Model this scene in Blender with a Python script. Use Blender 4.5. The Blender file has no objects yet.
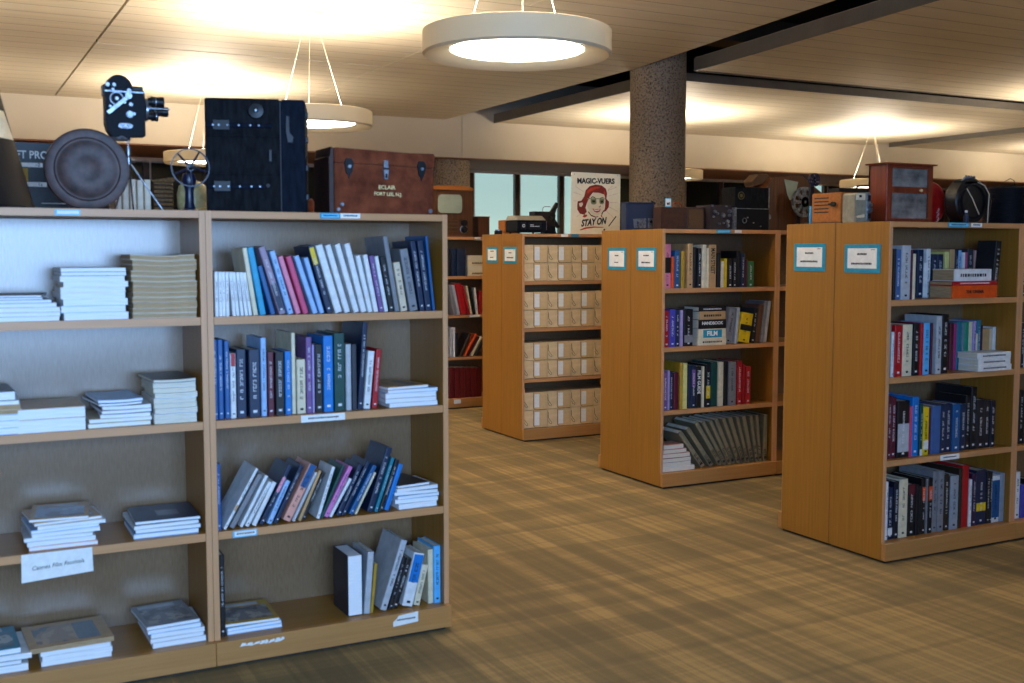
import bpy, bmesh, math, random
from mathutils import Vector, Matrix
PI = math.pi
R = math.radians
S = bpy.context.scene
C = S.collection
random.seed(7)
DAY_P = 118
UP_P = 50

# ------------------------------------------------------------------ camera
cam_data = bpy.data.cameras.new('camera')
cam = bpy.data.objects.new('camera', cam_data)
C.objects.link(cam)
cam_data.sensor_width = 36.0
cam_data.lens = 1102.555 / 1024 * 36.0
cam_data.clip_start = 0.05
cam_data.clip_end = 100
cam.location = (0, 0, 1.4769)
cam.rotation_euler = (PI / 2 - 0.0809, 0, -0.48054)
cam_data.dof.use_dof = True
cam_data.dof.focus_distance = 7.5
cam_data.dof.aperture_fstop = 3.4
S.camera = cam

# ------------------------------------------------------------------ world, daylight, exposure
W = bpy.data.worlds.new('world')
S.world = W
W.use_nodes = True
W.node_tree.nodes['Background'].inputs[0].default_value = (0.45, 0.62, 1.0, 1)
W.node_tree.nodes['Background'].inputs[1].default_value = 0.25
S.view_settings.view_transform = 'Standard'
S.view_settings.look = 'None'
S.view_settings.gamma = 1.0
S.view_settings.use_curve_mapping = False
S.view_settings.exposure = 0.88


def area(name, loc, rot, sx, sy, power, col, shape='RECTANGLE', spread=PI):
    l = bpy.data.lights.new(name, 'AREA')
    l.shape = shape
    l.size = sx
    l.size_y = sy
    l.energy = power
    l.color = col
    l.spread = spread
    o = bpy.data.objects.new(name, l)
    o.location = loc
    o.rotation_euler = rot
    C.objects.link(o)
    return o


# daylight entering through the window in the wall behind the camera
area('window_daylight', (-0.1, -1.9, 1.65), (R(90), 0, 0), 4.4, 1.5, DAY_P, (0.33, 0.58, 1.0), 'RECTANGLE', R(118))

# ------------------------------------------------------------------ mesh helpers


class MB:
    def __init__(self):
        self.v = []
        self.f = []
        self.sm = []

    def add(self, vs, fs, smooth=False):
        n = len(self.v)
        self.v += [tuple(v) for v in vs]
        for f in fs:
            self.f.append([i + n for i in f])
            self.sm.append(smooth)
        return self

    def box(self, x0, x1, y0, y1, z0, z1):
        vs = [(x, y, z) for x in (x0, x1) for y in (y0, y1) for z in (z0, z1)]
        return self.add(vs, [(0, 1, 3, 2), (4, 6, 7, 5), (0, 4, 5, 1), (2, 3, 7, 6), (0, 2, 6, 4), (1, 5, 7, 3)])

    def obox(self, c, sx, sy, sz, m):
        """box centred at c, rotated by matrix m"""
        vs = []
        for x in (-sx / 2, sx / 2):
            for y in (-sy / 2, sy / 2):
                for z in (-sz / 2, sz / 2):
                    vs.append(tuple(Vector(c) + m @ Vector((x, y, z))))
        return self.add(vs, [(0, 1, 3, 2), (4, 6, 7, 5), (0, 4, 5, 1), (2, 3, 7, 6), (0, 2, 6, 4), (1, 5, 7, 3)])

    def cyl(self, p0, p1, r0, r1=None, n=20, caps=True):
        r1 = r0 if r1 is None else r1
        p0 = Vector(p0)
        p1 = Vector(p1)
        d = (p1 - p0).normalized()
        a = d.orthogonal().normalized()
        b = d.cross(a)
        vs = []
        for p, r in ((p0, r0), (p1, r1)):
            for i in range(n):
                t = 2 * PI * i / n
                vs.append(p + r * (math.cos(t) * a + math.sin(t) * b))
        self.add(vs, [(i, (i + 1) % n, n + (i + 1) % n, n + i) for i in range(n)], True)
        if caps:
            self.add(vs[:n], [tuple(range(n))[::-1]])
            self.add(vs[n:], [tuple(range(n))])
        return self

    def lathe(self, prof, c=(0, 0, 0), axis='z', n=48, smooth=True):
        """profile [(radius, height)] revolved round an axis through c"""
        vs = []
        for r, h in prof:
            for i in range(n):
                t = 2 * PI * i / n
                q = (r * math.cos(t), r * math.sin(t), h)
                if axis == 'y':
                    q = (q[0], q[2], q[1])
                if axis == 'x':
                    q = (q[2], q[0], q[1])
                vs.append((q[0] + c[0], q[1] + c[1], q[2] + c[2]))
        fs = []
        for k in range(len(prof) - 1):
            for i in range(n):
                j = (i + 1) % n
                fs.append((k * n + i, k * n + j, (k + 1) * n + j, (k + 1) * n + i))
        return self.add(vs, fs, smooth)

    def tube(self, pts, r, n=8, closed=False):
        pts = [Vector(p) for p in pts]
        m = len(pts)
        vs = []
        up = None
        for i, p in enumerate(pts):
            if closed:
                d = (pts[(i + 1) % m] - pts[i - 1]).normalized()
            else:
                d = (pts[min(i + 1, m - 1)] - pts[max(i - 1, 0)]).normalized()
            if up is None:
                up = d.orthogonal().normalized()
            a = (up - up.dot(d) * d).normalized()
            up = a
            b = d.cross(a)
            for k in range(n):
                t = 2 * PI * k / n
                vs.append(p + r * (math.cos(t) * a + math.sin(t) * b))
        fs = []
        for i in range(m if closed else m - 1):
            for k in range(n):
                j = (k + 1) % n
                i2 = (i + 1) % m
                fs.append((i * n + k, i * n + j, i2 * n + j, i2 * n + k))
        self.add(vs, fs, True)
        if not closed:
            self.add(vs[:n], [tuple(range(n))[::-1]])
            self.add(vs[-n:], [tuple(range(n))])
        return self

    def prism(self, pts, d0, d1, plane='xz'):
        """outline in a plane, extruded along the third axis from d0 to d1"""
        n = len(pts)

        def q(a, b, d):
            return {'xz': (a, d, b), 'xy': (a, b, d), 'yz': (d, a, b)}[plane]
        vs = [q(a, b, d0) for a, b in pts] + [q(a, b, d1) for a, b in pts]
        self.add(vs, [tuple(range(n)), tuple(range(n, 2 * n))[::-1]] +
                 [(i, n + i, n + (i + 1) % n, (i + 1) % n) for i in range(n)])
        return self

    def mesh(self, name, bevel=0, seg=1):
        me = bpy.data.meshes.new(name)
        me.from_pydata(self.v, [], self.f)
        me.update()
        for p, s in zip(me.polygons, self.sm):
            p.use_smooth = s
        bm = bmesh.new()
        bm.from_mesh(me)
        bmesh.ops.remove_doubles(bm, verts=bm.verts, dist=1e-6)
        bmesh.ops.recalc_face_normals(bm, faces=bm.faces)
        if bevel:
            es = [e for e in bm.edges if len(e.link_faces) == 2 and e.calc_face_angle(0) > R(50)]
            bmesh.ops.bevel(bm, geom=es, offset=bevel, segments=seg, affect='EDGES', clamp_overlap=True)
        for e in bm.edges:
            if len(e.link_faces) == 2 and e.calc_face_angle(0) > R(35):
                e.smooth = False
        bm.to_mesh(me)
        bm.free()
        return me

    def build(self, name, mat, parent=None, bevel=0, seg=1):
        me = self.mesh(name, bevel, seg)
        me.materials.append(mat)
        o = bpy.data.objects.new(name, me)
        C.objects.link(o)
        if parent:
            o.parent = parent
        return o


def thing(name, label, cat, loc=(0, 0, 0), rz=0, group=None):
    o = bpy.data.objects.new(name, None)
    C.objects.link(o)
    o.empty_display_size = 0.05
    o.location = loc
    o.rotation_euler = (0, 0, rz)
    o['label'] = label
    o['category'] = cat
    if group:
        o['group'] = group
    return o


def tag(o, label, cat, group=None, kind=None):
    o['label'] = label
    o['category'] = cat
    if group:
        o['group'] = group
    if kind:
        o['kind'] = kind
    return o


def struct(o):
    o['kind'] = 'structure'
    return o


def copy_tree(o, parent=None):
    c = o.copy()
    C.objects.link(c)
    if parent:
        c.parent = parent
    for ch in list(o.children):
        copy_tree(ch, c)
    return c


def text(name, s, size, mat, parent, loc, rot, bold=0.0, shear=0.0, ext=0.0006, sx=1.0, align='CENTER'):
    cu = bpy.data.curves.new(name, 'FONT')
    cu.body = s
    cu.size = size
    cu.extrude = ext
    cu.offset = bold
    cu.shear = shear
    cu.align_x = align
    cu.align_y = 'CENTER'
    cu.resolution_u = 3
    t = bpy.data.objects.new(name, cu)
    C.objects.link(t)
    dg = bpy.context.evaluated_depsgraph_get()
    me = bpy.data.meshes.new_from_object(t.evaluated_get(dg))
    bpy.data.objects.remove(t)
    bpy.data.curves.remove(cu)
    me.materials.clear()
    me.materials.append(mat)
    o = bpy.data.objects.new(name, me)
    C.objects.link(o)
    o.parent = parent
    o.location = loc
    o.rotation_euler = rot
    o.scale = (sx, 1, 1)
    return o


# ------------------------------------------------------------------ materials
def srgb(r, g, b):
    f = lambda c: (c / 255 / 12.92) if c / 255 <= 0.04045 else ((c / 255 + 0.055) / 1.055) ** 2.4
    return (f(r), f(g), f(b), 1)


def base_mat(name, rough=0.5, metal=0.0, spec=0.5):
    m = bpy.data.materials.new(name)
    m.use_nodes = True
    b = m.node_tree.nodes['Principled BSDF']
    b.inputs['Roughness'].default_value = rough
    b.inputs['Metallic'].default_value = metal
    b.inputs['Specular IOR Level'].default_value = spec
    return m, m.node_tree.nodes, m.node_tree.links, b


def ramp(n, l, fac, stops, interp='LINEAR'):
    r = n.new('ShaderNodeValToRGB')
    r.color_ramp.interpolation = interp
    e = r.color_ramp.elements
    e[0].position, e[0].color = stops[0]
    e[1].position, e[1].color = stops[-1]
    for p, c in stops[1:-1]:
        x = e.new(p)
        x.color = c
    l.new(fac, r.inputs[0])
    return r.outputs[0]


def coords(n, l, scale, kind='Object'):
    t = n.new('ShaderNodeTexCoord')
    m = n.new('ShaderNodeMapping')
    m.inputs['Scale'].default_value = scale
    l.new(t.outputs[kind], m.inputs[0])
    return m.outputs[0]


def noise(n, l, vec, scale=1.0, detail=3.0, rough=0.5):
    x = n.new('ShaderNodeTexNoise')
    x.inputs['Scale'].default_value = scale
    x.inputs['Detail'].default_value = detail
    x.inputs['Roughness'].default_value = rough
    l.new(vec, x.inputs[0])
    return x.outputs[0]


def bump(n, l, b, h, strength, dist=0.002):
    x = n.new('ShaderNodeBump')
    x.inputs['Strength'].default_value = strength
    x.inputs['Distance'].default_value = dist
    l.new(h, x.inputs['Height'])
    l.new(x.outputs[0], b.inputs['Normal'])


def mottled(name, c1, c2, scale=(40, 40, 40), rough=0.6, metal=0.0, bmp=0.0, spec=0.5, lo=0.35, hi=0.65, detail=4):
    m, n, l, b = base_mat(name, rough, metal, spec)
    f = noise(n, l, coords(n, l, scale), 1, detail, 0.6)
    l.new(ramp(n, l, f, [(lo, c1), (hi, c2)]), b.inputs['Base Color'])
    if bmp:
        bump(n, l, b, f, bmp)
    return m


def wood(name, c1, c2, axis='z', rough=0.42):
    sc = {'z': (70, 70, 2.2), 'x': (2.2, 70, 70), 'y': (70, 2.2, 70)}[axis]
    return mottled(name, c1, c2, sc, rough, bmp=0.04, lo=0.3, hi=0.72)


def emit(name, col, strength):
    m, n, l, b = base_mat(name, 0.5)
    b.inputs['Base Color'].default_value = col
    b.inputs['Emission Color'].default_value = col
    b.inputs['Emission Strength'].default_value = strength
    return m


WOODA, WOODB = srgb(150, 98, 30), srgb(168, 114, 40)
M = {
    'wood_v': wood('maple_vertical', WOODA, WOODB, 'z'),
    'wood_h': wood('maple_horizontal', WOODA, WOODB, 'x'),
    'edge': wood('lit_maple_edging', srgb(188, 131, 82), srgb(203, 147, 96), 'x'),  # edge banding; its paler tone also carries the light on the fronts
    'kick': wood('maple_kickboard', srgb(172, 118, 62), srgb(186, 132, 74), 'x'),
    'edge_v': wood('lit_maple_edging_vertical', srgb(196, 141, 94), srgb(210, 155, 108), 'z'),  # upright banding, front light put into its pale tone too
    'back': mottled('back_laminate', srgb(120, 92, 64), srgb(132, 104, 76), (260, 260, 30), 0.25, spec=0.8),
    'dark': mottled('recess_shade', srgb(18, 16, 15), srgb(26, 23, 21)),  # near-black colour that stands for the shade inside gaps and slots
    'page': mottled('page_edges', srgb(206, 196, 176), srgb(232, 224, 206), (20, 20, 600), 0.8),
    'page_tan': mottled('aged_page_edges', srgb(150, 120, 84), srgb(190, 160, 120), (20, 20, 600), 0.8),
    'page_white': mottled('white_page_edges', srgb(222, 224, 228), srgb(246, 246, 246), (8, 8, 500), 0.8),
    'paper': mottled('paper_white', srgb(228, 226, 220), srgb(240, 238, 232), rough=0.8),
    'teal': mottled('teal_card', srgb(0, 132, 160), srgb(8, 150, 176), rough=0.6),
    'sky_card': mottled('sky_blue_card', srgb(90, 185, 225), srgb(110, 200, 235), rough=0.6),
    'ink': mottled('black_ink', srgb(22, 20, 20), srgb(34, 30, 30), rough=0.7),
    'ink_red': mottled('red_ink', srgb(190, 52, 26), srgb(206, 66, 34), rough=0.7),
    'ink_hair': mottled('auburn_ink', srgb(112, 22, 14), srgb(150, 46, 26), (60, 60, 160), rough=0.7),
    'gold': mottled('gold_lettering', srgb(226, 196, 130), srgb(240, 214, 150), rough=0.5),
    'silver_ink': mottled('silver_lettering', srgb(200, 200, 205), srgb(235, 235, 238), (300, 300, 300), rough=0.6),
    'chrome': mottled('worn_chrome', srgb(110, 118, 130), srgb(165, 172, 182), (60, 60, 60), 0.28, 0.9),
    'steel': mottled('dull_steel', srgb(95, 102, 112), srgb(150, 156, 165), (60, 60, 60), 0.4, 0.7),
    'blackmetal': mottled('black_leatherette', srgb(10, 12, 18), srgb(20, 24, 32), (300, 300, 300), 0.55, bmp=0.2, spec=0.12),
    'blackpaint': mottled('black_paint', srgb(12, 13, 16), srgb(22, 24, 28), (50, 50, 50), 0.38, spec=0.3),
    'bluemetal': mottled('dark_blue_enamel', srgb(5, 14, 38), srgb(8, 22, 54), (40, 40, 40), 0.35),
    'navybox': mottled('navy_fabric', srgb(18, 32, 56), srgb(26, 44, 74), (200, 200, 200), 0.6, bmp=0.2),
    'rust': mottled('rusty_tin', srgb(36, 22, 20), srgb(78, 54, 48), (30, 30, 30), 0.5, 0.2, 0.15, lo=0.3, hi=0.7, detail=6),
    'trunk': mottled('black_trunk_canvas', srgb(16, 17, 20), srgb(30, 31, 34), (60, 60, 16), 0.7, bmp=0.25, spec=0.05),
    'trunk_blue': mottled('trunk_blue_black', srgb(13, 18, 28), srgb(22, 28, 40), (60, 60, 16), 0.7, bmp=0.25, spec=0.06),
    'leather': mottled('brown_leather', srgb(88, 38, 20), srgb(128, 64, 38), (14, 14, 14), 0.65, bmp=0.25, detail=6, spec=0.1),
    'leather_dark': mottled('dark_brown_leather', srgb(40, 18, 12), srgb(62, 32, 22), (30, 30, 30), 0.5, bmp=0.2),
    'walnut': wood('walnut_veneer', srgb(64, 34, 14), srgb(104, 60, 26), 'z', 0.35),
    'walnut_h': wood('walnut_veneer_h', srgb(78, 42, 20), srgb(112, 66, 34), 'x', 0.35),
    'mahogany': wood('red_mahogany', srgb(96, 36, 20), srgb(132, 56, 32), 'z', 0.3),
    'oak': wood('orange_oak', srgb(150, 84, 28), srgb(186, 112, 44), 'x', 0.35),
    'grille': mottled('speaker_cloth', srgb(60, 40, 22), srgb(96, 68, 38), (260, 260, 260), 0.9, bmp=0.4),
    'crt': mottled('pale_green_screen', srgb(150, 160, 138), srgb(172, 180, 156), (4, 4, 4), 0.12),
    'beige_plastic': mottled('grey_beige_enamel', srgb(132, 124, 104), srgb(152, 144, 124), rough=0.4),
    'ivory': mottled('ivory_plastic', srgb(215, 200, 165), srgb(230, 216, 184), rough=0.4),
    'redpaint': mottled('red_enamel', srgb(128, 8, 12), srgb(158, 16, 18), rough=0.35),
    'wicker': mottled('woven_wicker', srgb(70, 46, 20), srgb(130, 92, 44), (200, 200, 90), 0.8, bmp=0.5),
    'bag': mottled('pale_yellow_wrap', srgb(170, 160, 105), srgb(210, 200, 150), (24, 24, 24), 0.3, bmp=0.4),
    'board': mottled('archive_board', srgb(216, 186, 136), srgb(228, 199, 150), (30, 30, 30), 0.75),
    'board_flap': mottled('archive_board_flap', srgb(206, 172, 120), srgb(220, 186, 134), (30, 30, 30), 0.75),
    'cord_and_shade': mottled('dark_cord_and_shade', srgb(50, 42, 32), srgb(66, 56, 44), rough=0.8),  # tie cord, also used for the shade lines round the box flaps
    'pendant': mottled('cream_pendant_enamel', srgb(220, 204, 170), srgb(223, 207, 173), (3, 3, 3), rough=0.5),
    'wire': mottled('white_wire', srgb(190, 182, 164), srgb(200, 192, 174), rough=0.5),
    'yellow_print': mottled('yellow_print', srgb(170, 130, 20), srgb(196, 150, 30), rough=0.6),
    'fascia': mottled('grey_metal_fascia', srgb(104, 98, 90), srgb(116, 110, 101), (3, 3, 3), 0.5),
    'plenum': mottled('black_plenum', srgb(20, 17, 14), srgb(30, 25, 20), (2, 2, 2), 0.9),
    'duct': mottled('brown_duct', srgb(84, 66, 48), srgb(100, 80, 58), (2, 2, 2), 0.8),
    'soffit': mottled('cream_wall', srgb(208, 196, 176), srgb(214, 203, 183), (1, 1, 1), 0.7),
    'brownwall': wood('brown_panelling', srgb(120, 82, 64), srgb(138, 98, 78), 'x', 0.9),
    'mullion': mottled('bronze_mullion', srgb(60, 46, 38), srgb(80, 62, 50), (5, 5, 5), 0.4),
    'head': mottled('pale_window_head', srgb(190, 180, 172), srgb(210, 202, 194), (5, 5, 5), 0.5),
    'wallpaint': mottled('beige_wall_paint', srgb(190, 176, 150), srgb(200, 186, 160), (1, 1, 1), 0.8),
    'shade': emit('sunlit_window_shade', srgb(178, 214, 212), 0.42),
    'diffuser': emit('lit_diffuser', (1.0, 0.97, 0.9, 1), 7.0),
}


def sh_glass(name, col, rough=0.05):
    m, n, l, b = base_mat(name, rough)
    b.inputs['Base Color'].default_value = col
    b.inputs['Transmission Weight'].default_value = 1.0
    b.inputs['IOR'].default_value = 1.3
    return m


M['darkglass'] = mottled('dark_window_glass', srgb(26, 32, 28), srgb(44, 52, 46), (0.8, 0.8, 0.5), 0.12)  # dark grey-green window panes
M['cabglass'] = mottled('mottled_grey_glass', srgb(70, 70, 70), srgb(138, 136, 132), (9, 9, 14), 0.2, lo=0.3, hi=0.7)  # opaque panes mottled between two greys


def carpet():
    m, n, l, b = base_mat('plaid_carpet', 0.95, 0, 0.1)
    t = n.new('ShaderNodeTexCoord')
    sep = n.new('ShaderNodeSeparateXYZ')
    l.new(t.outputs['Object'], sep.inputs[0])

    def stripe(out, scale, seed, detail, other, wob):
        cb = n.new('ShaderNodeCombineXYZ')
        l.new(out, cb.inputs[0])
        cb.inputs[1].default_value = seed
        k = n.new('ShaderNodeMath')
        k.operation = 'MULTIPLY'
        k.inputs[1].default_value = wob
        l.new(other, k.inputs[0])
        l.new(k.outputs[0], cb.inputs[2])
        return noise(n, l, cb.outputs[0], scale, detail, 0.55)
    x, y = sep.outputs[0], sep.outputs[1]
    a = ramp(n, l, stripe(x, 5.0, 3.3, 1.6, y, 0.03), [(0.475, (0, 0, 0, 1)), (0.525, (1, 1, 1, 1))])
    c = ramp(n, l, stripe(y, 5.0, 8.7, 1.6, x, 0.03), [(0.475, (0, 0, 0, 1)), (0.525, (1, 1, 1, 1))])
    e = ramp(n, l, stripe(x, 38, 1.3, 3, y, 0.02), [(0.46, (0, 0, 0, 1)), (0.60, (1, 1, 1, 1))])
    g = ramp(n, l, stripe(y, 38, 5.1, 3, x, 0.02), [(0.46, (0, 0, 0, 1)), (0.60, (1, 1, 1, 1))])

    def math_(op, p, q):
        k = n.new('ShaderNodeMath')
        k.operation = op
        for i, s in enumerate((p, q)):
            if isinstance(s, (int, float)):
                k.inputs[i].default_value = s
            else:
                l.new(s, k.inputs[i])
        return k.outputs[0]
    v = math_('ADD', math_('MULTIPLY', a, 0.30), math_('MULTIPLY', c, 0.26))
    v = math_('ADD', v, math_('ADD', math_('MULTIPLY', e, 0.26), math_('MULTIPLY', g, 0.12)))
    fib = noise(n, l, coords(n, l, (260, 260, 260)), 1, 3)
    v = math_('ADD', v, math_('MULTIPLY', math_('SUBTRACT', fib, 0.5), 1.0))
    col = ramp(n, l, v, [(0.08, srgb(120, 103, 74)), (0.5, srgb(138, 117, 80)), (0.92, srgb(172, 143, 94))])
    l.new(col, b.inputs['Base Color'])
    bump(n, l, b, fib, 0.5, 0.004)
    return m


def ceiling_boards():
    m, n, l, b = base_mat('ceiling_boards', 0.6)
    t = n.new('ShaderNodeTexCoord')
    sep = n.new('ShaderNodeSeparateXYZ')
    l.new(t.outputs['Object'], sep.inputs[0])

    def mth(op, p, q=None):
        k = n.new('ShaderNodeMath')
        k.operation = op
        for i, s in enumerate((p, q)):
            if s is None:
                continue
            if isinstance(s, (int, float)):
                k.inputs[i].default_value = s
            else:
                l.new(s, k.inputs[i])
        return k.outputs[0]
    fr = mth('FRACT', mth('MULTIPLY', sep.outputs[1], 1 / 0.30))
    groove = mth('LESS_THAN', fr, 0.035)
    mix = n.new('ShaderNodeMixRGB')
    f = noise(n, l, coords(n, l, (1.2, 10, 1)), 1, 3)
    l.new(ramp(n, l, f, [(0.3, srgb(204, 192, 170)), (0.7, srgb(214, 203, 181))]), mix.inputs[1])
    mix.inputs[2].default_value = srgb(120, 98, 70)
    l.new(groove, mix.inputs[0])
    l.new(mix.outputs[0], b.inputs['Base Color'])
    return m


def terrazzo(name):
    m, n, l, b = base_mat(name, 0.65)
    v = n.new('ShaderNodeTexVoronoi')
    v.inputs['Scale'].default_value = 34
    l.new(coords(n, l, (1, 1, 1)), v.inputs[0])
    f2 = noise(n, l, coords(n, l, (52, 52, 52)), 1, 5, 0.7)
    r1 = ramp(n, l, f2, [(0.38, srgb(44, 36, 30)), (0.45, srgb(140, 124, 104)), (0.62, srgb(166, 150, 130))])
    r2 = ramp(n, l, v.outputs['Distance'], [(0.10, srgb(44, 34, 30)), (0.24, (1, 1, 1, 1))])
    mix = n.new('ShaderNodeMixRGB')
    mix.blend_type = 'MULTIPLY'
    mix.inputs[0].default_value = 0.85
    l.new(r1, mix.inputs[1])
    l.new(r2, mix.inputs[2])
    l.new(mix.outputs[0], b.inputs['Base Color'])
    bump(n, l, b, f2, 0.6, 0.004)
    return m


M['carpet'] = carpet()
M['boards'] = ceiling_boards()
M['terrazzo'] = terrazzo('exposed_aggregate_concrete')

COL = {
    'white': (226, 226, 226), 'cream': (222, 208, 176), 'cyan': (0, 150, 190), 'blue': (16, 84, 138), 'mauve': (150, 130, 150),
    'pale blue': (150, 185, 225), 'pink': (225, 130, 155), 'rose pink': (205, 70, 110), 'navy': (20, 38, 68), 'purple': (120, 84, 140),
    'black': (20, 20, 24), 'grey': (130, 130, 134), 'beige': (216, 196, 168), 'royal blue': (24, 84, 146), 'maroon': (92, 22, 40),
    'bright blue': (0, 118, 198), 'lavender': (170, 150, 200), 'dark green': (14, 68, 62), 'pale grey': (182, 184, 188),
    'dark grey': (50, 52, 60), 'red': (176, 20, 28), 'salmon': (230, 160, 140), 'tan': (192, 152, 104), 'orchid pink': (214, 120, 180),
    'teal': (20, 120, 140), 'mustard': (180, 140, 40), 'sky blue': (90, 180, 235), 'orange': (225, 80, 20), 'yellow': (228, 190, 20),
    'green': (50, 110, 60), 'violet blue': (70, 70, 170), 'brown': (96, 62, 36), 'pale yellow': (226, 214, 130),
    'olive grey': (134, 124, 98), 'steel blue': (60, 96, 150), 'dusty pink': (190, 140, 130), 'magenta': (160, 40, 110),
    'grey blue': (100, 130, 140), 'sea green': (30, 140, 110), 'dark navy': (14, 20, 40), 'charcoal': (30, 30, 36),
    'dark brown': (50, 36, 26), 'silver': (150, 156, 166), 'dark purple': (50, 24, 60), 'dark red': (104, 16, 18),
    'white block': (232, 236, 242), 'slate': (70, 84, 104), 'dark slate': (38, 44, 58),
}
_cm = {}


def cover_mat(c):
    if c not in _cm:
        r, g, b_ = COL[c]
        _cm[c] = mottled('cover_' + c.replace(' ', '_'), srgb(r * 0.93, g * 0.93, b_ * 0.93), srgb(min(255, r * 1.04), min(255, g * 1.04), min(255, b_ * 1.04)), (25, 25, 25), 0.42)
    return _cm[c]


def picture_mat(name, cols, scale=14):
    m, n, l, b = base_mat(name, 0.3)
    v = n.new('ShaderNodeTexNoise')
    v.inputs['Scale'].default_value = scale
    v.inputs['Detail'].default_value = 3
    l.new(coords(n, l, (1, 1, 1)), v.inputs[0])
    st = [(0.34 + 0.3 * i / (len(cols) - 1), srgb(*c)) for i, c in enumerate(cols)]
    l.new(ramp(n, l, v.outputs[0], st, 'CONSTANT'), b.inputs['Base Color'])
    return m


PIC = {
    'slate panel': picture_mat('cover_slate_panel', [(60, 72, 80), (70, 82, 90), (64, 76, 84)], 20),
    'photo grey': picture_mat('cover_photo_grey', [(40, 38, 44), (96, 92, 96), (150, 140, 130), (70, 66, 72)]),
    'photo blue': picture_mat('cover_photo_blue', [(30, 44, 66), (90, 110, 140), (120, 140, 160), (60, 76, 96)], 6),
    'photo tan': picture_mat('cover_photo_tan', [(60, 62, 56), (150, 112, 70), (176, 140, 96), (110, 70, 40)], 9),
    'photo navy': picture_mat('cover_photo_navy', [(16, 22, 40), (24, 32, 56), (30, 40, 66), (150, 140, 130)], 9),
    'photo green': picture_mat('cover_photo_green', [(20, 60, 70), (30, 84, 92), (160, 160, 150), (60, 60, 66)], 9),
}
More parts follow.
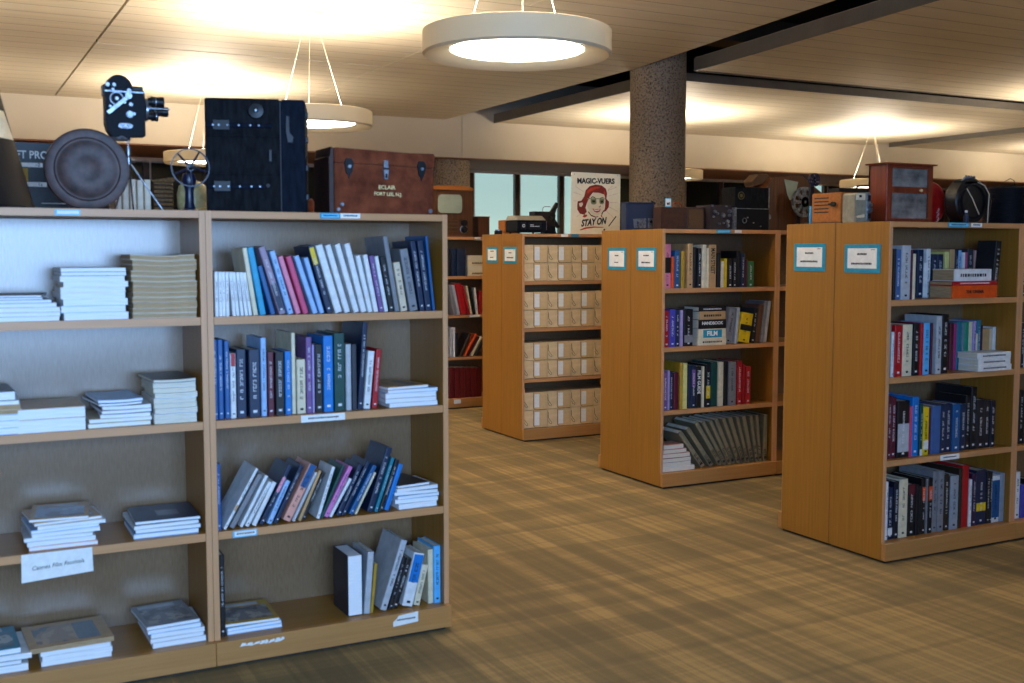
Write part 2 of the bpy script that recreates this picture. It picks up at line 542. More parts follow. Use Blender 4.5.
# each row: name, depth of the spines, shelf height, books (x of standing corner, thickness, height, lean in degrees, colour, print)
ROWS = [
 ('A1', 3.893, 1.252, [
  (0.8599, 0.0122, 0.156, 0.0, 'white', 's'),
  (0.8735, 0.012, 0.156, 0.0, 'white', 's'),
  (0.886, 0.0116, 0.155, 0.0, 'white', 's'),
  (0.8982, 0.0115, 0.155, 0.0, 'white', 's'),
  (0.9207, 0.0114, 0.155, -3.85, 'white', 's'),
  (0.9346, 0.0115, 0.154, -4.52, 'white', 's'),
  (0.9491, 0.0117, 0.154, -5.4, 'white', 's'),
  (0.9639, 0.0117, 0.154, -6.29, 'white', 's'),
  (0.9787, 0.0117, 0.153, -7.25, 'white', 's'),
  (0.9946, 0.0166, 0.241, -8.56, 'cream'),
  (1.0177, 0.0229, 0.243, -9.84, 'cyan'),
  (1.0577, 0.0182, 0.179, -14.8, 'blue'),
  (1.0882, 0.0244, 0.25, -16.7, 'mauve', 'b:navy:.05:.45'),
  (1.1201, 0.0204, 0.235, -15.9, 'pale blue', 't'),
  (1.1505, 0.0187, 0.216, -17.1, 'pink'),
  (1.1764, 0.0206, 0.215, -16.7, 'rose pink'),
  (1.2127, 0.0188, 0.219, -18.1, 'pale blue'),
  (1.2399, 0.0173, 0.21, -16.2, 'pale blue'),
  (1.2654, 0.0229, 0.255, -15.8, 'navy', 'b:yellow:.72:.97'),
  (1.2977, 0.0266, 0.257, -16.3, 'white'),
  (1.3351, 0.0214, 0.258, -16.2, 'white'),
  (1.3698, 0.0207, 0.261, -15.9, 'white'),
  (1.398, 0.0219, 0.261, -14.1, 'white'),
  (1.4264, 0.0184, 0.215, -12.7, 'white'),
  (1.4481, 0.0177, 0.217, -11.1, 'white'),
  (1.4699, 0.0178, 0.213, -10.6, 'purple', 't'),
  (1.4917, 0.015, 0.211, -10.5, 'white'),
  (1.5097, 0.0199, 0.208, -9.9, 'black', 't'),
  (1.5328, 0.0181, 0.285, -9.5, 'grey'),
  (1.558, 0.0271, 0.186, -9.4, 'beige', 't'),
  (1.5935, 0.0323, 0.237, -9.9, 'grey', 't'),
  (1.6334, 0.0216, 0.267, -8.1, 'navy', 't'),
  (1.6602, 0.0238, 0.268, -7.3, 'navy', 't'),
  (1.6872, 0.0097, 0.287, -6.0, 'blue'),
 ]),
 ('A2', 3.916, 0.886, [
  (0.8528, 0.0158, 0.283, 0.0, 'royal blue', 't'),
  (0.8712, 0.0185, 0.282, 0.0, 'royal blue', 't'),
  (0.8931, 0.0177, 0.277, 0.0, 'royal blue', 't'),
  (0.9134, 0.0196, 0.232, 0.0, 'white', 'b:red:.8:1'),
  (0.9355, 0.0355, 0.244, 0.0, 'navy', 't'),
  (0.9793, 0.0404, 0.242, 0.0, 'navy', 't'),
  (1.0235, 0.0201, 0.283, 0.0, 'pale blue', 't'),
  (1.048, 0.0238, 0.231, 0.0, 'maroon', 't'),
  (1.0755, 0.0331, 0.229, 0.0, 'black', 't'),
  (1.1114, 0.0233, 0.231, 0.0, 'bright blue', 't'),
  (1.1374, 0.0142, 0.297, 0.0, 'cream'),
  (1.1551, 0.0328, 0.199, 0.0, 'cream', 't'),
  (1.1908, 0.0218, 0.28, 0.0, 'purple', 't'),
  (1.2144, 0.0079, 0.251, 0.0, 'lavender'),
  (1.2239, 0.0295, 0.251, 0.0, 'black', 't'),
  (1.2563, 0.0373, 0.282, 0.0, 'bright blue', 't'),
  (1.2986, 0.0415, 0.29, 0.0, 'dark green', 't'),
  (1.3432, 0.0207, 0.248, 0.0, 'pale grey'),
  (1.3667, 0.0189, 0.247, 0.0, 'dark grey'),
  (1.409, 0.0199, 0.327, 4.1, 'navy', 't'),
  (1.4368, 0.0258, 0.218, 5.5, 'white', 't'),
  (1.4658, 0.0221, 0.224, 5.2, 'red', 't'),
 ]),
 ('A3a', 3.901, 0.489, [
  (0.8534, 0.0152, 0.238, 0.0, 'royal blue', 't'),
  (0.883, 0.0102, 0.24, 30.1, 'white', 'b:tan:.3:.4'),
  (0.9117, 0.018, 0.212, 30.4, 'grey'),
  (0.9434, 0.012, 0.202, 28.5, 'white'),
  (0.9632, 0.0133, 0.177, 29.96, 'white', 't'),
  (0.9905, 0.0162, 0.17, 27.64, 'white'),
  (1.0182, 0.0162, 0.234, 28.26, 'navy', 'b:pink:.55:.8'),
  (1.0472, 0.0178, 0.168, 25.94, 'pale blue', 't'),
  (1.0698, 0.0152, 0.229, 26.5, 'navy', 't'),
  (1.1178, 0.0293, 0.223, 27.9, 'salmon', 'b:blue:.6:1'),
  (1.1336, 0.011, 0.195, 27.36, 'pale grey'),
  (1.1576, 0.0114, 0.196, 24.54, 'tan'),
  (1.1724, 0.0125, 0.189, 25.8, 'black', 't'),
 ]),
 ('A3b', 3.901, 0.489, [
  (1.2282, 0.0128, 0.199, 18.5, 'white', 't'),
  (1.2419, 0.0106, 0.21, 24.7, 'dark green'),
  (1.262, 0.0172, 0.207, 28.86, 'orchid pink', 't'),
  (1.2752, 0.011, 0.159, 30.61, 'white'),
  (1.3087, 0.0177, 0.206, 26.43, 'navy', 't'),
  (1.3283, 0.0149, 0.221, 28.1, 'navy', 't'),
  (1.3579, 0.0174, 0.202, 29.18, 'blue', 't'),
  (1.373, 0.0084, 0.172, 27.82, 'cream'),
  (1.4384, 0.0236, 0.254, 19.0, 'navy', 't'),
  (1.4566, 0.0134, 0.214, 19.7, 'teal', 't'),
  (1.4774, 0.0164, 0.204, 20.2, 'black', 't'),
  (1.5036, 0.019, 0.183, 19.6, 'bright blue'),
 ]),
 ('A4', 3.91, 0.097, [
  (1.3373, 0.0583, 0.235, 0.0, 'white block'),
  (1.4255, 0.0253, 0.239, 4.7, 'pale grey'),
  (1.4397, 0.0121, 0.19, 5.9, 'mustard'),
  (1.4923, 0.0261, 0.278, 18.86, 'pale grey', 't'),
  (1.5155, 0.0161, 0.208, 17.53, 'black', 't'),
  (1.5395, 0.0223, 0.199, 18.54, 'black', 't'),
  (1.6008, 0.0446, 0.21, 14.65, 'white', 'b:bright blue:.45:.97'),
  (1.6309, 0.026, 0.161, 13.83, 'cream', 't'),
  (1.6694, 0.0221, 0.216, 0.0, 'cream'),
  (1.6922, 0.0289, 0.228, 0.0, 'sky blue', 't'),
 ]),
 ('A4b', 3.91, 0.097, [
  (0.8576, 0.0188, 0.299, 0.0, 'black', 't'),
 ]),
 ('C1', 5.624, 1.252, [
  (3.9946, 0.0533, 0.273, 0.0, 'pink', 'b:black:.35:.7'),
  (4.0507, 0.0209, 0.197, 0.0, 'orange'),
  (4.0752, 0.0367, 0.235, 0.0, 'blue', 't'),
  (4.1261, 0.0268, 0.23, 0.0, 'mustard'),
  (4.1743, 0.0386, 0.277, 0.0, 'tan', 't'),
  (4.217, 0.0242, 0.256, 0.0, 'black'),
  (4.254, 0.0288, 0.25, 0.0, 'black', 't'),
  (4.2867, 0.0304, 0.271, 0.0, 'cream'),
  (4.321, 0.0172, 0.25, 0.0, 'cream'),
  (4.342, 0.0559, 0.271, 0.0, 'tan', 'MAIN STREET'),
  (4.4067, 0.0249, 0.22, 0.0, 'black'),
  (4.4355, 0.0235, 0.166, 0.0, 'cream'),
  (4.4629, 0.0236, 0.184, 0.0, 'yellow'),
  (4.4919, 0.0327, 0.184, 0.0, 'black', 't'),
  (4.5318, 0.0268, 0.184, 0.0, 'black', 't'),
  (4.5642, 0.03, 0.232, 0.0, 'black'),
  (4.5982, 0.0286, 0.22, 0.0, 'navy', 't'),
  (4.6309, 0.0179, 0.177, 0.0, 'maroon'),
  (4.6527, 0.052, 0.165, 0.0, 'green', 't'),
 ]),
 ('C2', 5.624, 0.886, [
  (3.9996, 0.0364, 0.227, 0.0, 'red', 't'),
  (4.04, 0.0452, 0.235, 0.0, 'violet blue', 't'),
  (4.0893, 0.0297, 0.231, 0.0, 'navy', 't'),
  (4.1229, 0.0211, 0.228, 0.0, 'lavender'),
  (4.1507, 0.0692, 0.232, 0.0, 'black', 'b:grey:.1:.3'),
  (4.5271, 0.0555, 0.232, 10.99, 'grey', 't'),
  (4.5756, 0.0205, 0.234, 4.57, 'pale grey'),
  (4.6708, 0.094, 0.192, 10.04, 'yellow', 'b:black:.4:.6'),
  (4.7175, 0.0303, 0.226, 7.4, 'black', 't'),
  (4.7564, 0.0357, 0.249, 7.79, 'brown'),
  (4.791, 0.0263, 0.269, 6.15, 'grey'),
  (4.8186, 0.0269, 0.272, 8.06, 'pale grey'),
 ]),
 ('C3', 5.624, 0.489, [
  (3.9966, 0.0333, 0.238, 0.0, 'purple', 't'),
  (4.0324, 0.0149, 0.249, 0.0, 'lavender'),
  (4.0497, 0.0242, 0.238, 0.0, 'navy', 't'),
  (4.0779, 0.0383, 0.234, 0.0, 'maroon'),
  (4.1253, 0.0229, 0.294, 0.0, 'mustard'),
  (4.1522, 0.0324, 0.289, 0.0, 'pale yellow'),
  (4.1905, 0.0216, 0.274, 0.0, 'navy'),
  (4.2144, 0.0327, 0.273, 0.0, 'navy', 'b:purple:.5:.9'),
  (4.2546, 0.0393, 0.264, 0.0, 'black', 'FILM GUIDE'),
  (4.2982, 0.0171, 0.262, 0.0, 'cream'),
  (4.3258, 0.038, 0.274, 0.0, 'black', 'b:yellow:.2:.5'),
  (4.3714, 0.0496, 0.285, 0.0, 'dark green'),
  (4.4272, 0.0402, 0.285, 0.0, 'cream'),
  (4.4735, 0.0306, 0.287, 0.0, 'black'),
  (4.51, 0.0637, 0.281, 0.0, 'grey', 't'),
  (4.5803, 0.0377, 0.285, 0.0, 'red', 't'),
  (4.6241, 0.0162, 0.26, 0.0, 'red'),
  (4.6511, 0.043, 0.246, 0.0, 'red', 't'),
 ]),
 ('C4', 5.624, 0.097, [
  (4.3001, 0.0325, 0.299, -37.9, 'olive grey', 'k'),
  (4.3704, 0.0318, 0.32, -37.2, 'olive grey', 'k'),
  (4.4446, 0.0292, 0.351, -34.4, 'olive grey', 'k'),
  (4.4828, 0.0246, 0.345, -32.0, 'olive grey', 'k'),
  (4.5179, 0.0256, 0.336, -28.7, 'olive grey', 'k'),
  (4.5514, 0.0293, 0.337, -26.2, 'olive grey', 'k'),
  (4.5918, 0.027, 0.331, -23.4, 'olive grey', 'k'),
  (4.6291, 0.0307, 0.33, -21.1, 'olive grey', 'k'),
  (4.6699, 0.0252, 0.323, -17.0, 'olive grey', 'k'),
  (4.7024, 0.0306, 0.32, -14.5, 'olive grey', 'k'),
  (4.7419, 0.0246, 0.314, -10.1, 'olive grey', 'k'),
  (4.7729, 0.0266, 0.31, -6.4, 'olive grey', 'k'),
  (4.8076, 0.0303, 0.311, 0.0, 'olive grey', 'k'),
 ]),
 ('D1a', 3.768, 1.252, [
  (3.9844, 0.0174, 0.24, 0.0, 'black'),
  (4.0035, 0.0319, 0.237, 0.0, 'steel blue', 't'),
  (4.0383, 0.0567, 0.256, 0.0, 'pale grey', 't'),
  (4.0983, 0.0114, 0.237, 0.0, 'maroon'),
  (4.1122, 0.0224, 0.217, 0.0, 'cream'),
 ]),
 ('D1b', 3.903, 1.252, [
  (4.2891, 0.0406, 0.237, 0.0, 'navy', 't'),
  (4.3348, 0.0178, 0.172, 0.0, 'white'),
  (4.3553, 0.0285, 0.241, 0.0, 'white', 't'),
  (4.3906, 0.0316, 0.214, 0.0, 'navy', 't'),
  (4.4252, 0.0426, 0.214, 0.0, 'navy', 't'),
  (4.4859, 0.0272, 0.226, 0.0, 'pale yellow'),
  (4.516, 0.0333, 0.238, 0.0, 'tan'),
  (4.5543, 0.0215, 0.234, 0.0, 'navy', 't'),
  (4.5776, 0.0246, 0.234, 0.0, 'pale blue', 't'),
  (4.6072, 0.0176, 0.223, 0.0, 'white'),
  (4.6276, 0.0126, 0.223, 0.0, 'rose pink'),
  (4.6461, 0.0421, 0.241, 0.0, 'dark grey', 't'),
  (4.6945, 0.0332, 0.233, 0.0, 'dusty pink'),
  (4.7319, 0.0129, 0.227, 0.0, 'navy'),
  (4.7476, 0.048, 0.204, 0.0, 'white'),
  (4.7979, 0.0109, 0.204, 0.0, 'purple'),
 ]),
 ('D1c', 3.783, 1.252, [
  (4.7165, 0.0398, 0.28, 5.3, 'black', 't'),
 ]),
 ('D2a', 3.773, 0.886, [
  (3.9837, 0.0067, 0.251, 0.0, 'grey'),
  (3.9919, 0.0157, 0.214, 0.0, 'white', 't'),
  (4.0111, 0.0513, 0.246, 0.0, 'red', 't'),
  (4.0665, 0.0638, 0.246, 0.0, 'cream', 't'),
  (4.1364, 0.0357, 0.249, 0.0, 'black', 't'),
  (4.1806, 0.021, 0.251, 0.0, 'red'),
  (4.2081, 0.0399, 0.251, 0.0, 'sky blue', 't'),
  (4.252, 0.0118, 0.249, 0.0, 'maroon'),
  (4.2894, 0.0357, 0.282, 0.0, 'pale grey', 't'),
  (4.3329, 0.0436, 0.288, 0.0, 'black', 't'),
 ]),
 ('D2b', 3.868, 0.886, [
  (4.4923, 0.0272, 0.237, 0.0, 'maroon'),
  (4.5215, 0.0194, 0.236, 0.0, 'magenta'),
  (4.5437, 0.0315, 0.239, 0.0, 'teal'),
  (4.5782, 0.0176, 0.236, 0.0, 'grey blue'),
  (4.5986, 0.0287, 0.239, 0.0, 'sea green'),
  (4.6303, 0.0269, 0.238, 0.0, 'cream'),
  (4.66, 0.0214, 0.242, 0.0, 'lavender', 't'),
  (4.682, 0.012, 0.177, 0.0, 'cream'),
  (4.6946, 0.0251, 0.245, 0.0, 'teal', 't'),
  (4.7203, 0.0084, 0.219, 0.0, 'maroon'),
  (4.7292, 0.0517, 0.2, 0.0, 'tan'),
  (4.7815, 0.0266, 0.198, 0.0, 'beige'),
  (4.8087, 0.0194, 0.207, 0.0, 'white'),
 ]),
 ('D3', 3.788, 0.489, [
  (3.9961, 0.0231, 0.306, 0.0, 'maroon', 't'),
  (4.0229, 0.0315, 0.297, 0.0, 'maroon', 't'),
  (4.059, 0.0798, 0.275, 0.0, 'black', 'b:pale grey:.1:.6'),
  (4.1434, 0.0163, 0.245, 0.0, 'rose pink'),
  (4.1633, 0.0426, 0.289, 0.0, 'bright blue', 't'),
  (4.2099, 0.0212, 0.252, 0.0, 'dark green', 'b:white:0:.12'),
  (4.2339, 0.0374, 0.236, 0.0, 'yellow', 'b:white:.12:.3'),
  (4.2743, 0.0138, 0.234, 0.0, 'maroon'),
  (4.2908, 0.0609, 0.236, 0.0, 'steel blue'),
  (4.3551, 0.0295, 0.239, 0.0, 'navy', 't'),
  (4.3875, 0.0472, 0.24, 0.0, 'navy', 't'),
  (4.4389, 0.0506, 0.237, 0.0, 'blue', 't'),
  (4.4938, 0.0362, 0.234, 0.0, 'navy', 't'),
  (4.534, 0.0314, 0.274, 0.0, 'black', 't'),
  (4.5685, 0.0376, 0.314, 0.0, 'black', 't'),
  (4.6102, 0.0582, 0.248, 0.0, 'charcoal', 't'),
  (4.6719, 0.0352, 0.24, 0.0, 'charcoal', 't'),
  (4.7112, 0.0354, 0.238, 0.0, 'dark navy', 't'),
 ]),
 ('D4', 3.783, 0.097, [
  (3.9912, 0.0156, 0.284, 0.0, 'white', 't'),
  (4.0095, 0.0329, 0.253, 0.0, 'navy', 'b:white:.08:.22'),
  (4.0463, 0.0321, 0.279, 0.0, 'dark navy', 't'),
  (4.0814, 0.0556, 0.286, 0.0, 'cream', 't'),
  (4.1442, 0.0474, 0.254, 0.0, 'black', 'b:maroon:.8:1'),
  (4.1948, 0.0192, 0.25, 0.0, 'black'),
  (4.2168, 0.0163, 0.24, 0.0, 'black'),
  (4.2368, 0.0262, 0.275, 0.0, 'black', 'b:orange:.6:.85'),
  (4.266, 0.0075, 0.272, 0.0, 'grey'),
  (4.2771, 0.0304, 0.274, 0.0, 'black', 'b:orange:.6:.85'),
  (4.3125, 0.0306, 0.304, 0.0, 'grey', 't'),
  (4.3462, 0.0399, 0.302, 0.0, 'grey', 't'),
  (4.3913, 0.029, 0.282, 0.0, 'dark brown', 't'),
  (4.4233, 0.0056, 0.271, 0.0, 'black'),
  (4.4327, 0.056, 0.27, 0.0, 'silver', 't'),
  (4.4931, 0.0233, 0.302, 0.0, 'dark brown'),
  (4.5194, 0.0463, 0.314, 0.0, 'red'),
  (4.5701, 0.0162, 0.239, 0.0, 'white', 't'),
  (4.5903, 0.0279, 0.267, 0.0, 'dark purple', 't'),
  (4.6223, 0.0727, 0.279, 0.0, 'navy', 'b:yellow:.25:.4'),
  (4.6962, 0.0235, 0.269, 0.0, 'black', 't'),
  (4.7203, 0.0159, 0.266, 0.0, 'black', 't'),
  (4.7368, 0.0592, 0.241, 0.0, 'white', 'b:blue:.1:.9'),
  (4.7967, 0.0314, 0.25, 0.0, 'silver'),
 ]),
 ('E1', 9.44, 1.252, [
  (4.2493, 0.0288, 0.251, 0.0, 'black'),
  (4.2857, 0.0453, 0.257, 0.0, 'navy'),
  (4.3388, 0.0916, 0.257, 0.0, 'navy'),
 ]),
 ('E2', 9.44, 0.886, [
  (4.3039, 0.0318, 0.285, -10.5, 'grey'),
  (4.3438, 0.0285, 0.286, -11.8, 'pale grey'),
  (4.3806, 0.061, 0.298, -12.0, 'red'),
  (4.4545, 0.0221, 0.287, -14.0, 'red'),
  (4.4849, 0.0191, 0.274, -11.2, 'cream'),
  (4.512, 0.0193, 0.262, -8.7, 'black'),
  (4.5391, 0.0228, 0.253, -6.0, 'white'),
  (4.5697, 0.0297, 0.221, 0.0, 'red'),
 ]),
 ('E3', 9.44, 0.489, [
  (4.2687, 0.0192, 0.274, 0.0, 'pale grey'),
  (4.2954, 0.0225, 0.279, 0.0, 'white'),
  (4.3254, 0.0292, 0.227, 0.0, 'black'),
  (4.3891, 0.0236, 0.233, 24.6, 'dark brown'),
  (4.4262, 0.0221, 0.237, 31.8, 'orange'),
  (4.4599, 0.019, 0.212, 33.1, 'maroon'),
  (4.5006, 0.0224, 0.205, 31.1, 'cream'),
  (4.5414, 0.0197, 0.169, 30.8, 'black'),
 ]),
 ('E4', 9.44, 0.097, [
  (4.2535, 0.0521, 0.293, 0.0, 'dark red'),
  (4.3103, 0.0524, 0.29, 0.0, 'dark red'),
  (4.3674, 0.0527, 0.287, 0.0, 'dark red'),
  (4.4247, 0.0529, 0.284, 0.0, 'dark red'),
  (4.4824, 0.0532, 0.281, 0.0, 'dark red'),
  (4.5403, 0.0535, 0.279, 0.0, 'dark red'),
 ]),
 ('D5', 3.783, 0.097, [
  (4.915, 0.0361, 0.244, 0.0, 'white', 't'),
  (4.9544, 0.0307, 0.175, 0.0, 'violet blue'),
  (4.9896, 0.0354, 0.202, 0.0, 'black', 't'),
 ]),
 ('D6', 3.783, 0.489, [
  (4.926, 0.0293, 0.28, 0.0, 'black', 't'),
  (4.9584, 0.0316, 0.212, 0.0, 'dark brown', 't'),
 ]),
 ('D7', 3.783, 0.886, [
  (4.9148, 0.0227, 0.229, 0.0, 'dark navy', 't'),
  (4.9405, 0.0271, 0.228, 0.0, 'white', 't'),
 ]),
 ('D8', 3.783, 1.252, [
  (4.9051, 0.0205, 0.209, 0.0, 'dark grey', 't'),
  (4.9286, 0.0185, 0.227, 0.0, 'navy', 't'),
 ]),
]

# ================================================================== the room
ZC = 3.48
struct(MB().box(-6, 24, -3, 17.6, -0.1, 0).build('floor', M['carpet']))


def ceiling_panel(x0, x1, y0, y1, name='ceiling', skew=0.0):
    b = MB()
    b.prism([(x0 + skew * (y0 - 10), y0), (x1 + skew * (y0 - 10) if skew else x1, y0), (x1 + skew * (y1 - 10) if skew else x1, y1), (x0 + skew * (y1 - 10), y1)], ZC, ZC + 0.14, 'xy')
    return struct(b.build(name, M['boards']))


# left cloud: joints run away from the camera, one long joint runs across
ceiling_panel(-6, 1.425, -3, 15.5)
ceiling_panel(1.45, 4.37, -3, 11.385)
ceiling_panel(1.45, 4.37, 11.44, 15.5)
struct(MB().box(1.45, 4.37, 11.385, 11.44, ZC + 0.012, ZC + 0.05).build('trim_joint_shade', M['plenum']))  # black strip stands for the shade inside the joint
b = MB().prism([(4.378, -3), (5.3, -3), (6.44, 6.77), (6.88, 10.3), (6.92, 15.5), (4.378, 15.5)], ZC, ZC + 0.14, 'xy')
struct(b.build('ceiling', M['boards']))
# front right cloud and back right cloud, the slots between them open to a black plenum
b = MB().prism([(6.2, -3), (8.6, -3), (10.3, 10.04), (7.53, 10.04), (7.15, 6.4)], ZC, ZC + 0.14, 'xy')
struct(b.build('ceiling', M['boards']))
b = MB().prism([(8.61, -3), (24, -3), (24, 10.04), (10.31, 10.04)], ZC, ZC + 0.14, 'xy')
struct(b.build('ceiling', M['boards']))
b = MB().prism([(7.74, 10.68), (15.60, 10.68), (15.60, 15.5), (7.78, 15.5)], ZC, ZC + 0.08, 'xy')
struct(b.build('ceiling', M['boards']))
struct(MB().box(16.2, 24, 10.66, 15.5, ZC, ZC + 0.14).build('ceiling', M['boards']))
# grey metal fascias on the cloud edges
b = MB().prism([(6.18, -3), (6.2, -3), (7.15, 6.4), (7.53, 10.04), (7.51, 10.06), (7.13, 6.4)], ZC - 0.01, ZC + 0.13, 'xy')
struct(b.build('trim_1', M['fascia']))
struct(MB().box(7.53, 24, 10.04, 10.06, ZC - 0.01, ZC + 0.15).build('trim_2', M['fascia']))
b = MB().prism([(7.72, 10.66), (7.74, 10.66), (7.78, 15.5), (7.76, 15.5)], ZC - 0.01, ZC + 0.13, 'xy')
struct(b.build('trim_3', M['fascia']))
struct(MB().box(7.74, 15.60, 10.66, 10.68, ZC - 0.01, ZC + 0.085).build('trim_4', M['fascia']))
struct(MB().box(16.17, 16.2, 10.66, 15.5, ZC - 0.01, ZC + 0.14).build('trim_5', M['fascia']))
struct(MB().box(16.17, 24, 10.64, 10.66, ZC - 0.01, ZC + 0.085).build('trim_6', M['fascia']))
struct(MB().box(15.60, 16.2, 10.66, 15.5, ZC + 0.10, ZC + 0.14).build('trim_7', M['fascia']))
struct(MB().box(-6, 24, -3, 17.6, 4.15, 4.25).build('ceiling', M['plenum']))
# brown ducts and a beam seen up inside the slots
struct(MB().box(6.3, 24, 10.12, 10.5, 3.86, 4.14).build('trim_8', M['duct']))

# soffit, its brown underside, window wall
struct(MB().box(-6, 7.205, 15.5, 15.62, 2.92, 4.15).box(7.22, 24, 15.5, 15.62, 2.92, 4.15).box(7.2, 7.225, 15.51, 15.62, 2.93, 4.15).build('wall_back', M['soffit']))
struct(MB().box(-6, 24, 15.505, 17.5, 2.90, 2.925).build('trim_9', M['brownwall']))
struct(MB().box(-6, 24, 17.5, 17.6, 0, 0.75).box(-6, 24, 17.5, 17.6, 2.87, 2.95).build('wall_back', M['brownwall']))
struct(MB().box(-6, 24, 17.44, 17.5, 2.85, 2.90).build('trim_10', M['head']))
k = 0
x = 8.3 - 0.905 * 13
while x < 23.5:
    k += 1
    cyan = 7.3 < x + 0.45 < 11.2 or 15.2 < x + 0.45 < 16.6
    w = thing('window_%d' % k, '', '', (x, 17.5, 0))
    for kk in ('label', 'category'):
        del w[kk]
    w['kind'] = 'structure'
    MB().box(-0.045, 0.045, -0.05, 0.06, 0.75, 2.85).build('window_frame', M['mullion'], w)
    MB().box(0.045, 0.075, -0.03, 0.02, 0.75, 2.85).build('window_frame_edge', M['head'], w)
    MB().box(0.04, 0.87, 0.03, 0.05, 0.75, 2.87).build('pane' if not cyan else 'window_shade', M['shade'] if cyan else M['darkglass'], w)
    x += 0.905
struct(MB().box(-6.1, -6, -3, 17.6, 0, 4.2).build('wall_left', M['wallpaint']))
struct(MB().box(24, 24.1, -3, 17.6, 0, 4.2).build('wall_right', M['wallpaint']))
# wall behind the camera, with the daylight window
struct(MB().box(-6, -2.5, -2.1, -2.0, 0, 3.48).box(2.7, 24, -2.1, -2.0, 0, 3.48).box(-2.5, 2.7, -2.1, -2.0, 0, 0.85).box(-2.5, 2.7, -2.1, -2.0, 2.45, 3.48).build('wall_front', M['wallpaint']))

# round columns of exposed aggregate
tag(MB().lathe([(0.311, 0), (0.311, 4.14)], n=64).build('column', M['terrazzo']),
    'large round speckled concrete column rising behind the woman poster up to the dark ceiling slot', 'column').location = (7.21, 10.31, 0)
tag(MB().lathe([(0.305, 0), (0.305, 2.899)], n=64).build('column', M['terrazzo']),
    'speckled concrete column far behind the brown leather case and old television', 'column').location = (7.183, 15.86, 0)

# ------------------------------------------------------------------ pendants


def pendant(loc, label, lit=True):
    t = thing('pendant_lamp', label, 'pendant lamp', (loc[0], loc[1], 0), 0, 'ring pendant lamps')
    z0, z1 = 2.53, 2.658
    MB().lathe([(0.36, z0 + 0.040), (0.37, z0 + 0.030), (0.495, z0), (0.51, z0 + 0.012), (0.51, z1), (0.50, z1 + 0.005), (0.46, z1 + 0.002), (0.46, z1 - 0.03), (0.36, z0 + 0.05), (0.36, z0 + 0.040)], n=96).build('drum_shade', M['pendant'], t)
    MB().lathe([(0.0001, z0 + 0.032), (0.359, z0 + 0.032), (0.359, z0 + 0.05), (0.0001, z0 + 0.05)], n=64).build('diffuser', M['diffuser'], t)
    MB().lathe([(0.0001, ZC - 0.045), (0.10, ZC - 0.045), (0.115, ZC - 0.03), (0.115, ZC), (0.0001, ZC)], n=32).build('canopy', M['pendant'], t)
    for a in (8, 128, 248):
        MB().cyl((0.04 * math.cos(R(a)), 0.04 * math.sin(R(a)), ZC - 0.03), (0.33 * math.cos(R(a)), 0.33 * math.sin(R(a)), z0 + 0.045), 0.0024, n=6).build('suspension_wire', M['wire'], t)
    l = area('uplight', (loc[0], loc[1], z1 - 0.05), (PI, 0, 0), 0.72, 0.72, UP_P, (1.0, 0.86, 0.68), 'DISK')
    return t


pendant((2.825, 5.36), 'large cream ring pendant lamp, nearest, at top centre of the photo')
pendant((2.86, 9.14), 'cream ring pendant lamp hanging behind the tall black trunk')
pendant((2.945, 13.56), 'small distant cream ring pendant lamp seen behind the blue spoked wheel')
pendant((9.53, 13.36), 'distant cream ring pendant lamp mostly hidden behind the large speckled column')
pendant((13.76, 13.54), 'distant cream ring pendant lamp behind the red wooden cabinet')
pendant((13.1, 8.9), 'cream ring pendant lamp outside the right edge of the photo')
pendant((-1.2, 13.56), 'cream ring pendant lamp outside the left edge of the photo')
pendant((19.2, 13.5), 'added unseen cream ring pendant lamp far outside the right edge of the photo')  # unseen lamp, added for the light it gives
pendant((7.3, 2.9), 'added unseen cream ring pendant lamp to the right of the camera')  # no lamp known here; added because its light is needed
pendant((-1.2, 9.1), 'added unseen cream ring pendant lamp left of the camera view')  # lamp out of view, put in for more light

# ================================================================== bookcases
BW, BD, BH = 0.9148, 0.3507, 1.62
SH = (1.252, 0.886, 0.489)


def bookcase_proto():
    t = thing('bookcase', '', 'bookcase', (0, 0, 0), 0, 'maple library bookcases')
    T = 0.022
    for x0, x1 in ((0, T), (BW - T, BW)):
        MB().box(x0 + 0.0005, x1 - 0.0005, 0.0016, BD - 0.003, 0.013, BH).build('side_panel', M['wood_v'], t, 0.001)
        MB().box(x0 + 0.0008, x1 - 0.0008, 0.0, 0.0015, 0.098, BH - 0.0005).build('side_edging', M['edge_v'], t)
    MB().box(T, BW - T, 0.0016, BD - 0.001, BH - 0.026, BH - 0.0005).build('top_panel', M['wood_h'], t)
    MB().box(T, BW - T, 0.0, 0.0015, BH - 0.0255, BH - 0.001).build('top_edging', M['edge'], t)
    for z in SH:
        s = MB().box(T + 0.0005, BW - T - 0.0005, 0.0016, BD - 0.02, z - 0.028, z).build('shelf', M['wood_h'], t)
        MB().box(T + 0.0008, BW - T - 0.0008, 0.0, 0.0015, z - 0.0278, z - 0.0003).build('shelf_edging', M['edge'], s)
    MB().box(T, BW - T, 0.0, BD - 0.02, 0.078, 0.097).build('base_shelf', M['wood_h'], t)
    MB().box(0.001, BW - 0.001, -0.0265, -0.0005, 0.013, 0.0975).build('kickboard', M['kick'], t, 0.001)
    MB().box(T, BW - T, BD - 0.019, BD - 0.002, 0.02, BH - 0.027).build('back_panel', M['back'], t)
    MB().box(0.02, BW - 0.02, -0.006, BD - 0.01, 0, 0.0125).build('plinth_gap_shade', M['dark'], t)  # dark block stands for the shade in the gap at the floor
    return t


proto = bookcase_proto()
used = [False]


def place_case(x, y, rear, label):
    if not used[0]:
        c = proto
        used[0] = True
    else:
        c = copy_tree(proto)
    if rear:
        c.location = (x + BW, y + 2 * BD, 0)
        c.rotation_euler = (0, 0, PI)
    else:
        c.location = (x, y, 0)
    c['label'] = label
    return c


